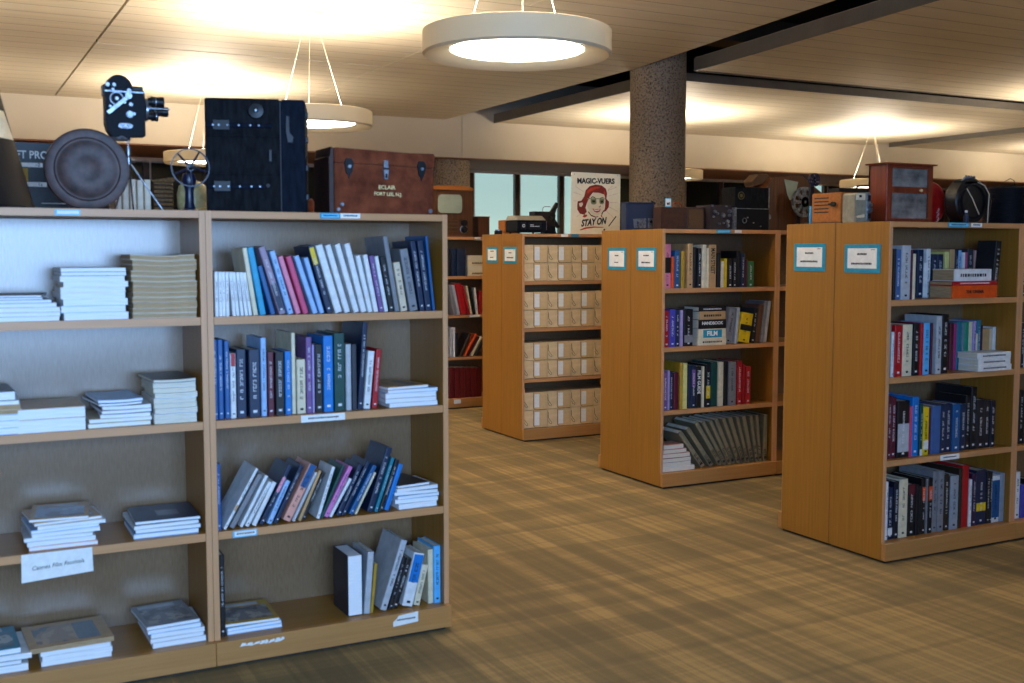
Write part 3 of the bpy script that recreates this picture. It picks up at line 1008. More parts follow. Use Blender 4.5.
AX, AY = 1.7442, 3.8805
BX, BY = 4.0084, 7.5198
CX, CY = 3.9645, 5.6036
DX, DY = 3.9363, 3.7532
EX, EY = 4.05, 9.43
place_case(AX - BW, AY, False, 'near left bookcase, right bay, with rows of books and brown leather case on top')
place_case(AX - 2 * BW, AY, False, 'near left bookcase, left bay, with magazine stacks, cut by the photo edge')
place_case(AX - BW, AY, True, 'maple bookcase standing back to back behind the near bay of books')
place_case(AX - 2 * BW, AY, True, 'maple bookcase standing back to back behind the bay of magazine stacks')
place_case(BX, BY, False, 'maple bookcase filled with pairs of cream archive boxes')
place_case(BX, BY, True, 'maple bookcase backing the archive box bookcase, narrow far end panel seen')
place_case(BX + BW, BY, False, 'maple bookcase next along from the archive boxes, hidden behind the middle bookcase')
place_case(CX, CY, False, 'middle maple bookcase with leaning grey magazines on its bottom shelf')
place_case(CX, CY, True, 'maple bookcase backing the middle bookcase, its end panel carrying the farther sign')
place_case(CX + BW, CY, False, 'second bay of the middle bookcase, a sliver seen beside the right-hand bookcase')
place_case(DX, DY, False, 'nearest right-hand maple bookcase with orange book lying on its top shelf')
place_case(DX, DY, True, 'maple bookcase backing the nearest right-hand one, far half of the wide end')
place_case(DX + BW, DY, False, 'second bay of the right-hand bookcase, cut off by the right photo edge')
place_case(EX, EY, False, 'farthest maple bookcase with red books, seen past the near left bookcase')
place_case(EX + BW, EY, False, 'second bay of the farthest maple bookcase behind the archive boxes')

# ================================================================== books
PAGES = {'cream': 'page', 'beige': 'page_tan', 'tan': 'page_tan'}


def lettering(h, th, style, seed):
    """rows of small letter-like marks running down a spine, in the plane y=0"""
    rnd = random.Random(seed)
    b = MB()
    g = min(0.012, th * 0.3) * (1.0 if style != 'k' else 2.0)
    z = h * (0.86 if style != 'k' else 0.36)
    end = h * (0.30 if style != 'k' else 0.06)
    if style == 's':
        z, end, g = h * 0.8, h * 0.35, th * 0.25
    n = 0
    while z > end and n < 26:
        ll = g * rnd.uniform(0.5, 1.0)
        if rnd.random() < 0.8:
            k = rnd.randint(0, 3)
            b.box(-g / 2, -g / 2 + g * 0.22, -0.0004, 0, z - ll, z)
            if k in (0, 1):
                b.box(g / 2 - g * 0.22, g / 2, -0.0004, 0, z - ll, z)
            if k in (1, 2, 3):
                b.box(-g / 2, g / 2, -0.0004, 0, z - ll, z - ll * 0.72)
            if k in (0, 3):
                b.box(-g / 2, g / 2, -0.0004, 0, z - ll * 0.3, z)
        z -= ll + g * 0.22
        n += 1
    if style != 's':
        b.box(-g * 0.6, g * 0.6, -0.0004, 0, h * 0.06, h * 0.06 + g * 0.8)
    return b


LIGHT_COLS = {'white', 'cream', 'pale blue', 'beige', 'pale grey', 'silver', 'white block', 'tan', 'salmon', 'pale yellow', 'yellow', 'sky blue', 'lavender', 'mustard', 'grey', 'olive grey', 'dusty pink', 'orchid pink', 'pink'}


def make_book(label, th, h, depth, col, extra, seed, group, name='book'):
    """upright book: spine on y=0 facing -y, thickness centred on x=0, bottom on z=0"""
    t = thing(name, label, 'magazine' if name == 'magazine' else 'book', (0, 0, 0), 0, group)
    ct = min(0.0028, th * 0.2)
    ov = 0.003 if th > 0.015 else 0.0008
    cm = cover_mat(col)
    c = MB()
    hw = th / 2
    if col == 'white block':           # fore-edge turned outwards: pages face the room
        c.box(-hw, -hw + ct, 0.002, depth, 0, h).box(hw - ct, hw, 0.002, depth, 0, h).box(-hw, hw, depth - ct, depth, 0, h)
        c.build('cover', cover_mat('dark navy'), t)
        MB().box(-hw + ct, hw - ct, 0.0, depth - ct, ov, h - ov).build('pages', M['page_white'], t)
        return t
    rr = min(0.004, th * 0.2)
    out = [(-hw, depth), (-hw, rr), (-hw + rr * 0.5, rr * 0.25), (-hw + rr, 0), (hw - rr, 0), (hw - rr * 0.5, rr * 0.25), (hw, rr), (hw, depth),
           (hw - ct, depth), (hw - ct, rr + ct), (-hw + ct, rr + ct), (-hw + ct, depth)]
    c.prism(out, 0, h, 'xy')
    c.build('cover', cm, t)
    pm = M[PAGES.get(col, 'page')]
    MB().box(-hw + ct, hw - ct, rr + ct, depth - ov, ov, h - ov).build('pages', pm, t)
    lm = M['ink'] if col in LIGHT_COLS else M['silver_ink']
    if extra and extra.startswith('b:'):
        _, bc, f0, f1 = extra.split(':')
        f0, f1 = float(f0), float(f1)
        MB().box(-hw + rr * 0.7, hw - rr * 0.7, -0.0008, 0.0, h * f0, h * f1).build('spine_band', cover_mat(bc), t)
        lt = lettering(h * 0.95, th, 't', seed).build('spine_lettering', lm, t)
        lt.location = (0, -0.0008, 0)
    elif extra in ('t', 's', 'k'):
        lettering(h, th, extra, seed).build('spine_lettering', lm, t)
    elif extra:
        s = text('spine_title', extra, th * 0.8, M['ink'] if col in LIGHT_COLS else M['paper'], t, (0, -0.0006, h * 0.62), (R(90), R(90), 0), bold=0.0006, sx=min(1.25, h * 0.66 / (len(extra) * th * 0.8 * 0.6)))
    return t


PLACE = {
    'A1': 'top shelf of the near left bookcase', 'A2': 'second shelf of the near left bookcase', 'A3a': 'third shelf, left half, of near left bookcase', 'A3b': 'third shelf, right half, of near left bookcase',
    'A4': 'bottom shelf of the near left bookcase', 'A4b': 'bottom shelf corner of the near left bookcase',
    'C1': 'top shelf of the middle bookcase', 'C2': 'second shelf of the middle bookcase', 'C3': 'third shelf of the middle bookcase', 'C4': 'bottom shelf of the middle bookcase',
    'D1a': 'top shelf, left end, of right-hand bookcase', 'D1b': 'top shelf, behind lying books, right-hand bookcase', 'D1c': 'top shelf, right end, of right-hand bookcase',
    'D2a': 'second shelf, left half, right-hand bookcase', 'D2b': 'second shelf, right half, right-hand bookcase', 'D3': 'third shelf of the right-hand bookcase', 'D4': 'bottom shelf of the right-hand bookcase',
    'E1': 'top shelf of the farthest bookcase', 'E2': 'second shelf of the farthest bookcase', 'E3': 'third shelf of the farthest bookcase', 'E4': 'bottom shelf of the farthest bookcase',
    'D5': 'bottom shelf at the right photo edge', 'D6': 'third shelf at the right photo edge', 'D7': 'second shelf at the right photo edge', 'D8': 'top shelf at the right photo edge',
}
ORD = ['', 'first', 'second', 'third', 'fourth', 'fifth', 'sixth', 'seventh', 'eighth', 'ninth', 'tenth', 'eleventh', 'twelfth', 'thirteenth', 'fourteenth', 'fifteenth', 'sixteenth', 'seventeenth']
seed = 0
for rname, ry, rz_, items in ROWS:
    items = [it if len(it) == 6 else tuple(it) + (None,) for it in items]
    tot = {}
    for it in items:
        tot[it[4]] = tot.get(it[4], 0) + 1
    cnt = {}
    for i, (x0, th, h, lean, col, ex) in enumerate(items):
        seed += 1
        cnt[col] = cnt.get(col, 0) + 1
        cw = 'white' if col == 'white block' else col
        size = ('slim ' if th < 0.02 else 'thick ' if th > 0.042 else '')
        st = ' leaning right' if lean > 8 else ' leaning left' if lean < -8 else ''
        nm = 'magazine volume' if rname == 'C4' else 'book'
        if col == 'white block':
            lab = 'very thick book with white page edges facing out, ' + PLACE[rname]
        elif tot[col] == 1:
            lab = '%s%s %s%s on %s' % (size, cw, nm, st, PLACE[rname])
        else:
            lab = '%s%s %s%s, %s %s from left, %s' % (size, cw, nm, st, ORD[cnt[col]], cw.split()[-1], PLACE[rname])
        words = lab.split()
        if len(words) > 16:
            lab = lab.replace(' leaning right', '').replace(' leaning left', '')
        depth = min(0.235, max(0.12, h * 0.72))
        if rname == 'D1c':
            depth = 0.112
        if rname in ('D1b', 'D2b'):
            depth = min(depth, 0.165)
        bk = make_book(lab, th, h, depth, col, ex, seed, 'books on the ' + PLACE[rname].split(' of ')[0])
        a = R(lean)
        # pivot on the lower corner the book stands on
        side = -1 if lean <= 0 else 1
        cx = x0 - side * (th / 2) * math.cos(a)
        cz = rz_ + (th / 2) * abs(math.sin(a)) + 0.0004
        bk.location = (cx, ry + (0.0 if seed % 3 else 0.004), cz)
        bk.rotation_euler = (0, a, 0)

# ------------------------------------------------------------------ things lying in stacks


def lying(label, w, d, th, col, pages, loc, rz, group, name='magazine', pic=None, bend=0.0, spine_out=False, title=None, tsize=0.5):
    """flat printed thing: front edge on local y=0, x centred, bottom on z=0"""
    t = thing(name, label, 'magazine' if name == 'magazine' else 'book', loc, rz, group)

    def slab(x0, x1, y0, y1, z0, z1, n=8):
        b = MB()
        vs = []
        for i in range(n + 1):
            x = x0 + (x1 - x0) * i / n
            o = bend * (1 - math.cos(x / 0.1 * PI * 0.8))  * 0.5
            for y, z in ((y0, z0), (y1, z0), (y1, z1), (y0, z1)):
                vs.append((x, y, z + o))
        fs = []
        for i in range(n):
            for k_ in range(4):
                j = (k_ + 1) % 4
                fs.append((i * 4 + k_, i * 4 + j, (i + 1) * 4 + j, (i + 1) * 4 + k_))
        fs += [(0, 1, 2, 3), (n * 4 + 3, n * 4 + 2, n * 4 + 1, n * 4)]
        b.add(vs, fs)
        return b
    ct = min(0.0018, th * 0.16) if not spine_out else 0.003
    slab(-w / 2 + 0.001, w / 2 - 0.001, 0.0008 if not spine_out else 0.004, d - 0.001, ct, th - ct).build('pages', M[pages], t)
    cb = MB()
    for q in (slab(-w / 2, w / 2, 0, d, 0, ct), slab(-w / 2, w / 2, 0, d, th - ct, th)):
        cb.add(q.v, q.f)
    if spine_out:
        q = slab(-w / 2, w / 2, -0.001, 0.003, 0.0002, th - 0.0002)
        cb.add(q.v, q.f)
    cb.build('cover', cover_mat(col), t)
    if pic:
        zt = th + 0.0001
        if pic == 'photo tan':
            MB().box(-w * 0.40, w * 0.08, d * 0.12, d * 0.86, zt, zt + 0.0003).build('cover_picture', PIC[pic], t)
            MB().box(w * 0.09, w * 0.36, d * 0.12, d * 0.86, zt, zt + 0.0003).build('cover_panel', PIC['slate panel'], t)
        elif pic == 'photo navy':
            MB().box(-w * 0.12, w * 0.22, d * 0.25, d * 0.6, zt, zt + 0.0003).build('cover_picture', PIC[pic], t)
        else:
            MB().box(-w * 0.42, w * 0.42, d * 0.10, d * 0.74, zt, zt + 0.0003).build('cover_picture', PIC[pic], t)
            MB().box(-w * 0.40, w * 0.30, d * 0.80, d * 0.93, zt, zt + 0.0003).build('cover_title', cover_mat('pale grey' if col != 'pale grey' else 'slate'), t)
    if title:
        text('spine_title', title, th * tsize, M['ink'], t, (0, -0.0022, th / 2), (R(90), 0, 0), bold=0.0004)
    elif spine_out:
        q = MB()
        rnd = random.Random(int(th * 1e5))
        x = -w * 0.33
        while x < w * 0.33:
            l_ = th * rnd.uniform(0.12, 0.3)
            q.box(x, x + l_, -0.0014, -0.001, th * 0.36, th * 0.62)
            x += l_ + th * 0.09
        q.build('spine_lettering', M['ink'] if col in LIGHT_COLS else M['silver_ink'], t)
    return t


def pile(place, group, x0, x1, y, z, items, jit=0.006, d=0.25, bend=0.0, pages='page_white', desc=None):
    """items from bottom to top: (thickness, colour, picture or None, dx, rz deg)"""
    rnd = random.Random(int(x0 * 1000) + int(z * 100))
    n = len(items)
    w = x1 - x0
    bay0 = (AX - 2 * BW if x1 < AX - BW else AX - BW) + 0.023
    bay1 = bay0 + BW - 0.046
    for i, itm in enumerate(items):
        th, col, pic = itm[:3]
        dx = itm[3] if len(itm) > 3 else rnd.uniform(-jit, jit)
        rz = itm[4] if len(itm) > 4 else rnd.uniform(-1.2, 1.2)
        ww, ar = w * (itm[5] if len(itm) > 5 else 1), R(rz)
        cxm = (x0 + x1) / 2 + dx
        e0 = cxm - ww / 2 * math.cos(ar) - max(0, d * math.sin(ar))
        e1 = cxm + ww / 2 * math.cos(ar) - min(0, d * math.sin(ar))
        cxm += max(0, bay0 + 0.001 - e0) - max(0, e1 - bay1 + 0.001)
        pos = 'topmost' if i == n - 1 else 'bottom' if i == 0 else '%s from bottom' % ORD[i + 1]
        if n == 1:
            pos = 'only'
        lab = '%s magazine, %s of the %s' % (pic.replace('photo ', '') + ' picture-covered' if pic else col, pos, place)
        lying(lab, w * (itm[5] if len(itm) > 5 else 1), d, th, col, itm[6] if len(itm) > 6 else pages, (cxm, y + rnd.uniform(0, 0.008), z + 0.0003), R(rz), group, pic=pic, bend=bend * i / max(1, n - 1))
        z += th + (0.0004 if not bend else 0.0004 + 1.6 * bend / n)


yA = AY + 0.012
pile('top shelf pile at left photo edge', 'magazine pile at the left photo edge', 0.10, 0.352, yA, 1.252,
     [(0.015, 'cream', None), (0.014, 'pale grey', None), (0.015, 'cream', None), (0.014, 'pale grey', None), (0.010, 'pale grey', None, -0.02, 1), (0.008, 'grey', None, -0.045, 5), (0.007, 'charcoal', None, -0.05, -8)])
pile('white stack left of the beige stack', 'white magazine stack', 0.362, 0.566, yA, 1.252,
     [(0.024, 'white', None), (0.023, 'pale blue', None), (0.022, 'white', None), (0.020, 'white', None), (0.018, 'cream', None), (0.018, 'white', None), (0.018, 'white', None), (0.014, 'blue', None), (0.012, 'white', None)], jit=0.009)
pile('beige stack on the top shelf', 'beige magazine stack', 0.585, 0.798, yA, 1.252,
     [(0.0165, c_, None) for c_ in ('beige', 'beige', 'tan', 'beige', 'beige', 'tan', 'beige', 'beige', 'beige', 'tan', 'beige', 'beige')], jit=0.004, pages='page_tan', bend=0.006)
pile('second shelf pile at left photo edge', 'second shelf pile at the left photo edge', -0.04, 0.222, yA, 0.886,
     [(0.022, 'pale blue', None), (0.022, 'white', None), (0.020, 'pale blue', None), (0.016, 'beige', None, 0.01, 1, 1, 'page_tan'), (0.016, 'tan', None, 0.005, 0, 1, 'page_tan'), (0.012, 'white', None), (0.030, 'charcoal', None, -0.012, 3)])
pile('wide white pile on the second shelf', 'wide white pile', 0.218, 0.425, yA, 0.886,
     [(0.042, 'white', None), (0.036, 'tan', None, 0, 0.6)])
pile('sagging pile on the second shelf', 'sagging pile on second shelf', 0.437, 0.64, yA + 0.01, 0.886,
     [(0.014, 'cream', None, -0.004, 1), (0.013, 'beige', None, 0, -1), (0.012, 'white', None, 0.015, -4, 0.8), (0.013, 'mauve', None, 0.02, 2, 0.8), (0.012, 'white', None, 0.02, -3, 0.78), (0.010, 'dark brown', None, 0.0, 6, 0.7), (0.010, 'pale blue', None, 0.0, 3, 0.72)], jit=0.01, bend=0.004)
pile('cream stack beside second shelf divider', 'cream magazine stack', 0.648, 0.792, yA, 0.886,
     [(0.0165, 'white' if i_ % 3 else 'cream', None) for i_ in range(8)] + [(0.012, 'dark brown', None, -0.003, 3)], jit=0.004, pages='page', bend=0.004)
pile('stack above the hanging paper sign', 'stack above the paper sign', 0.235, 0.45, yA + 0.012, 0.489,
     [(0.014, 'salmon', None), (0.016, 'white', None), (0.014, 'pale grey', None, -0.012, -2), (0.013, 'white', None, 0.012, 2), (0.012, 'pale blue', None, 0.01, 4), (0.012, 'white', None, 0.03, 3), (0.011, 'tan', 'photo grey', 0.02, 6), (0.010, 'tan', 'photo blue', -0.01, -7, 0.86)], d=0.23)
pile('low stack with navy cover on third shelf', 'low navy-topped stack', 0.575, 0.795, yA + 0.02, 0.489,
     [(0.016, 'pale blue', None), (0.015, 'grey', None, 0.002, -2), (0.014, 'pale grey', None, -0.004, 1), (0.012, 'navy', 'photo navy', 0.004, -2)], d=0.24)
pile('bottom shelf pile at left photo edge', 'bottom pile at the left photo edge', 0.02, 0.222, yA - 0.006, 0.097,
     [(0.024, 'white', None), (0.016, 'navy', None, -0.02), (0.018, 'white', None, 0.012), (0.020, 'teal', 'photo green', -0.02, 2)], d=0.24)
pile('brown-topped pile on bottom shelf', 'bottom pile with wide brown cover', 0.262, 0.485, yA + 0.0, 0.097,
     [(0.016, 'white', None), (0.018, 'white', None, 0.003, 0.5), (0.015, 'white', None, -0.002, 0), (0.016, 'tan', 'photo tan', -0.012, 2.5, 1.2, 'page_tan')], d=0.25)
pile('bottom shelf pile beside the divider', 'bottom pile by the divider', 0.618, 0.802, yA + 0.01, 0.097,
     [(0.018, 'white', None), (0.016, 'pale grey', None, -0.004, 1), (0.016, 'white', None, 0.002, -1), (0.016, 'pale blue', None, -0.012, 2), (0.014, 'grey', 'photo grey', -0.016, 4)], d=0.25)
pile('low pile right of the red book', 'low pile on second shelf', 1.50, 1.71, yA + 0.01, 0.886,
     [(0.016, 'white', None, 0.006, 0, 0.95), (0.018, 'pale grey', None), (0.018, 'white', None), (0.014, 'pale blue', None, 0.004, 2), (0.012, 'tan', 'photo tan', -0.016, 8, 0.85)], d=0.22)
pile('messy pile right of the bright blue book', 'messy pile on third shelf', 1.541, 1.718, yA + 0.01, 0.489,
     [(0.020, 'white', None, -0.006, 0, 0.9), (0.016, 'white', None, 0.006, -3), (0.014, 'pale blue', None, 0, 3), (0.016, 'slate', None, 0.002, -4), (0.014, 'white', None, -0.006, 4), (0.012, 'charcoal', None, -0.02, 8, 0.8)], d=0.2, jit=0.01)
pile('low pile beside the tall black book', 'low pile on bottom shelf', 0.885, 1.085, yA + 0.02, 0.097,
     [(0.014, 'pale blue', None), (0.013, 'sky blue', None, -0.003, 2), (0.012, 'mustard', 'photo grey', -0.012, -3)], d=0.24)

# books lying flat with their spines to the room
g1 = 'books lying on the top shelf of the right-hand bookcase'
lying('thick orange book lying flat, lowest of three on the right-hand top shelf', 0.318, 0.135, 0.062, 'orange', 'page_tan', (4.512, DY - 0.006, 1.2523), 0, g1, 'book', spine_out=True, title='THE CINEMA', tsize=0.34)
lying('thin red-orange book lying on the thick orange book', 0.312, 0.138, 0.020, 'red', 'page_tan', (4.515, DY - 0.003, 1.3152), 0, g1, 'book', spine_out=True)
lying('white-spined book lying on top of the orange books', 0.262, 0.13, 0.058, 'white', 'page_tan', (4.502, DY + 0.0, 1.3358), 0, g1, 'book', spine_out=True)
g2 = 'white books lying on the second shelf of the right-hand bookcase'
for i_, (w_, th_, z_, lb) in enumerate(((0.245, 0.030, 0.8863, 'lowest of the three'), (0.235, 0.030, 0.9168, 'middle of the three'), (0.246, 0.030, 0.9473, 'topmost of the three'))):
    lying('white book lying flat, %s stacked on the right-hand second shelf' % lb, w_, 0.118, th_, 'white', 'page', (4.672, DY - 0.008 + 0.003 * i_, z_), 0, g2, 'book', spine_out=True)
yC = CY + 0.02
g3 = 'books lying on the second shelf of the middle bookcase'
z_ = 0.8863
for w_, th_, col_, tt, lb in ((0.22, 0.042, 'cream', None, 'cream book with faint red title, lowest of the lying stack'), (0.212, 0.062, 'cream', 'FILM', 'cream and teal FILM book in the lying stack'), (0.212, 0.058, 'black', 'HANDBOOK', 'black book lying directly above the cream and teal FILM book'),
                              (0.20, 0.052, 'tan', None, 'tan book lying second from top of the middle bookcase stack'), (0.21, 0.030, 'black', None, 'black book with orange-red title lying on top of the stack')):
    o = lying(lb, w_, 0.16, th_, col_, 'page', (4.37, yC, z_), R(-1.5), g3, 'book', spine_out=(tt is None))
    if tt == 'FILM':
        MB().box(-w_ / 2, w_ / 2, -0.001, 0.003, 0.0002, th_ - 0.0002).build('spine', cover_mat('cream'), o)
        MB().box(-0.07, 0.075, -0.0016, -0.001, 0.006, th_ - 0.006).build('spine_band', M['teal'], o)
        text('spine_title', 'FILM', 0.042, M['paper'], o, (0, -0.0022, th_ / 2), (R(90), 0, 0), bold=0.0012)
    elif tt:
        MB().box(-w_ / 2, w_ / 2, -0.001, 0.003, 0.0002, th_ - 0.0002).build('spine', cover_mat('black'), o)
        text('spine_title', 'HANDBOOK', 0.028, M['paper'], o, (0, -0.0022, th_ * 0.6), (R(90), 0, 0), bold=0.0006)
    z_ += th_ + 0.0004
z_ = 0.0973
g4 = 'small books lying on the bottom shelf of the middle bookcase'
for i_, (w_, col_, dx_) in enumerate(((0.25, 'white', 0.008), (0.215, 'white', -0.006), (0.22, 'maroon', -0.004), (0.205, 'dusty pink', -0.008), (0.178, 'red', -0.020), (0.150, 'salmon', -0.030))):
    lying('%s paperback, %s from bottom in small stack, middle bookcase bottom shelf' % (col_, ORD[i_ + 1]), w_, 0.13, 0.027, col_, 'page', (4.112 + dx_, yC, z_), R(random.uniform(-2, 2)), g4, 'book', bend=0.001)
    z_ += 0.0285
g5 = 'white volumes lying on the top shelf of the farthest bookcase'
z_ = 1.2525
for i_ in range(4):
    lying('white volume lying %s from bottom on the farthest bookcase top shelf' % ORD[i_ + 1], 0.26, 0.19, 0.048, 'cream', 'page', (4.585, EY + 0.012, z_), R(random.uniform(-2, 2)), g5, 'book', spine_out=(i_ % 2 == 0))
    z_ += 0.0485

# ------------------------------------------------------------------ archive boxes


def archive_box_proto():
    t = thing('archive_box', '', 'archive box', (0, 0, 0), 0, 'archive boxes in pairs on four shelves')
    MB().box(0, 0.186, 0.004, 0.30, 0, 0.1385).build('box_body', M['board'], t, 0.002)
    pts = [(0.078, 0.1387), (0.078, 0.022), (0.083, 0.009), (0.094, 0.002), (0.184, 0.002), (0.184, 0.1387)]
    MB().prism(pts, 0.0, 0.0042, 'xz').build('lid_flap', M['board_flap'], t)
    pe = [(x_ - 0.0022, z_ - 0.0018 if z_ < 0.1 else z_) for x_, z_ in pts[:-2]] + [(0.184, 0.0003), (0.184, 0.1387)]
    MB().prism(pe, 0.0018, 0.0040, 'xz').build('flap_shade_rim', M['cord_and_shade'], t)  # dark rim puts the shade round the flap into colour
    MB().box(0.083, 0.122, -0.0006, 0.0, 0.02, 0.125).build('paper_label', M['paper'], t)
    lp = [(0.187 + 0.0, -0.001, 0.12), (0.187, -0.003, 0.075), (0.012 + 0.19, -0.004, 0.05), (0.026 + 0.188, -0.004, 0.035), (0.024 + 0.188, -0.004, 0.022), (0.006 + 0.19, -0.004, 0.03), (0.188, -0.003, 0.05)]
    lp = [(x_ - 0.186, y_, z_) for x_, y_, z_ in lp]
    MB().tube(lp, 0.0016, 5).build('tie_string', M['cord_and_shade'], t)
    MB().box(0.093, 0.18, -0.0003, 0.0, 0.0, 0.0016).build('flap_shadow_line', M['cord_and_shade'], t)
    return t


ab = archive_box_proto()
first = True
rnd = random.Random(3)
for r_, z_ in enumerate((1.252, 0.886, 0.489, 0.097)):
    rowname = ('top', 'second', 'third', 'bottom')[r_]
    zz = z_
    for lev in range(2):
        for c_ in range(4 if True else 5):
            o = ab if first else copy_tree(ab)
            first = False
            o.location = (BX + 0.0275 + c_ * 0.2155 * 1.0, BY + 0.018 + rnd.uniform(0, 0.006), zz + 0.0005)
            o.scale = (1.135, 1, 1)
            o['label'] = 'cream archive box in the %s row of a pair, %s column, %s shelf' % (('lower', 'upper')[lev], ('leftmost', 'second', 'third', 'fourth')[c_], rowname)
        zz += 0.1415

# ================================================================== signs and labels


def sign(label, x, y0, y1, z0, z1, lines):
    """turquoise card with a paper notice on an end panel facing -x; y1 is the far edge"""
    t = thing('notice_sign', label, 'sign', (x, (y0 + y1) / 2, (z0 + z1) / 2), 0, 'turquoise bordered notices on the bookcase ends')
    w, h = y1 - y0, z1 - z0
    MB().box(-0.003, -0.0005, -w / 2, w / 2, -h / 2, h / 2).build('card_border', M['teal'], t)
    MB().box(-0.004, -0.003, -w / 2 + 0.021, w / 2 - 0.021, -h / 2 + 0.021, h / 2 - 0.019).build('paper', M['paper'], t)
    b = MB()
    rnd = random.Random(int(y0 * 100))
    for zc, wd, hh in lines:
        x_ = -wd / 2
        while x_ < wd / 2:
            l_ = rnd.uniform(0.004, 0.009)
            b.box(-0.0045, -0.004, x_, x_ + l_, zc - hh / 2, zc + hh / 2 * rnd.uniform(0.5, 1))
            x_ += l_ + 0.002
    b.box(-0.0045, -0.004, -w * 0.36, -w * 0.25, h * 0.30, h * 0.32)
    b.build('printed_lines', M['ink'], t)
    return t


sx_ = DX
sign('turquoise bordered notice on the near half of the right-hand bookcase end', DX, 3.805, 4.035, 1.378, 1.514, [(0.022, 0.06, 0.010), (-0.024, 0.125, 0.010)])
sign('turquoise bordered notice on the far half of the right-hand bookcase end', DX, 4.168, 4.392, 1.381, 1.520, [(0.022, 0.06, 0.010), (-0.020, 0.12, 0.010)])
sign('turquoise bordered notice on the near half of the middle bookcase end', CX, 5.668, 5.880, 1.364, 1.504, [(0.022, 0.06, 0.009), (-0.022, 0.09, 0.010)])
sign('turquoise bordered notice on the far half of the middle bookcase end', CX, 6.005, 6.223, 1.361, 1.504, [(0.022, 0.045, 0.009), (-0.022, 0.04, 0.008)])
sign('turquoise bordered notice on the near half of the archive box bookcase end', BX, 7.607, 7.827, 1.386, 1.518, [(0.020, 0.05, 0.009), (-0.018, 0.11, 0.010)])
sign('turquoise bordered notice on the far half of the archive box bookcase end', BX, 7.935, 8.130, 1.390, 1.519, [(0.030, 0.06, 0.008), (-0.020, 0.05, 0.008)])


def shelf_label(label, x0, x1, z0, z1, y, mat='paper', border=None, marks=0, torn=False):
    t = thing('shelf_label', label, 'shelf label', ((x0 + x1) / 2, y, (z0 + z1) / 2), 0, 'paper labels stuck on shelf edges')
    w, h = x1 - x0, z1 - z0
    if torn:
        pts = [(-w / 2, -h / 2), (w / 2, -h * 0.36), (w / 2, h / 2), (-w * 0.28, h * 0.38), (-w * 0.36, h * 0.12), (-w / 2, -h * 0.1)]
        MB().prism(pts, -0.0012, -0.0002, 'xz').build('paper', M[mat], t)
    else:
        MB().box(-w / 2, w / 2, -0.0012, -0.0002, -h / 2, h / 2).build('paper', M[mat], t)
    if border:
        MB().box(-w / 2 + 0.006, w / 2 - 0.004, -0.0016, -0.0012, -h / 2 + 0.004, h / 2 - 0.003).build('printed_strip', M[border], t)
    if marks:
        b = MB()
        x = -w * 0.34
        rnd = random.Random(int(abs(x0) * 1000))
        while x < w * 0.34:
            l_ = rnd.uniform(0.003, 0.007)
            b.box(x, x + l_, -0.002, -0.0016 if border else -0.0012, -0.002, 0.0035)
            x += l_ + 0.002
        b.build('lettering', M['ink'], t)
    return t


yL = AY - 0.0002
shelf_label('pale blue label on top edge of near left bookcase below the film can', 0.349, 0.426, 1.597, 1.615, yL, 'sky_card', 'paper')
shelf_label('turquoise label on top edge below the left end of brown leather case', 1.239, 1.314, 1.598, 1.619, yL, 'teal', 'sky_card', 1)
shelf_label('white label on top edge right of the turquoise label, below brown case', 1.316, 1.392, 1.600, 1.618, yL, 'paper', None, 1)
shelf_label('white typed label on second shelf edge of near left bookcase', 1.157, 1.324, 0.858, 0.884, yL - 0.0005, 'paper', None, 1)
shelf_label('light blue bordered label on third shelf edge of near left bookcase', 0.902, 0.988, 0.462, 0.486, yL, 'sky_card', 'paper', 1)
shelf_label('torn white label on the kickboard of the near left bookcase', 1.497, 1.600, 0.050, 0.096, AY - 0.0267, 'paper', None, 1, True)
o = thing('paper_scrap', 'torn shreds of white paper stuck on the left of the near kickboard', 'paper scrap', (0.99, AY - 0.0267, 0.075))
b = MB()
rnd = random.Random(5)
x = -0.078
while x < 0.07:
    l_ = rnd.uniform(0.012, 0.03)
    b.prism([(x, -0.006 + rnd.uniform(-.003, .003)), (x + l_, -0.004 + rnd.uniform(-.003, .003)), (x + l_, 0.006), (x + l_ * 0.4, 0.003 + rnd.uniform(0, .006))], -0.001, -0.0001, 'xz')
    x += l_ * 0.92
b.build('paper', M['paper'], o)
shelf_label('turquoise label on the top edge of the middle bookcase', 4.378, 4.489, 1.597, 1.618, CY - 0.0002, 'teal', 'sky_card')
shelf_label('white label right of the turquoise one, top edge of middle bookcase', 4.521, 4.577, 1.599, 1.617, CY - 0.0002)
shelf_label('turquoise label on the top edge of the right-hand bookcase', 4.319, 4.463, 1.597, 1.619, DY - 0.0002, 'teal', 'sky_card', 1)
shelf_label('white label right of the turquoise one, top edge of right-hand bookcase', 4.478, 4.554, 1.599, 1.618, DY - 0.0002, 'paper', None, 1)
shelf_label('white label on the third shelf edge of the right-hand bookcase', 4.315, 4.447, 0.461, 0.487, DY - 0.0008, 'paper', None, 1)
shelf_label('white label on the top edge of the archive box bookcase', 4.353, 4.417, 1.597, 1.618, BY - 0.0002)
shelf_label('turquoise label below the woman poster on the archive box bookcase', 4.444, 4.517, 1.597, 1.618, BY - 0.0002, 'teal')
shelf_label('white label on the top edge of the farthest bookcase', 4.517, 4.580, 1.598, 1.618, EY - 0.0002)
shelf_label('pale label on the second shelf edge of the farthest bookcase', 4.46, 4.57, 0.860, 0.884, EY - 0.0002, 'sky_card', 'paper')
shelf_label('white label on the kickboard of the farthest bookcase', 4.284, 4.356, 0.05, 0.09, EY - 0.0267)

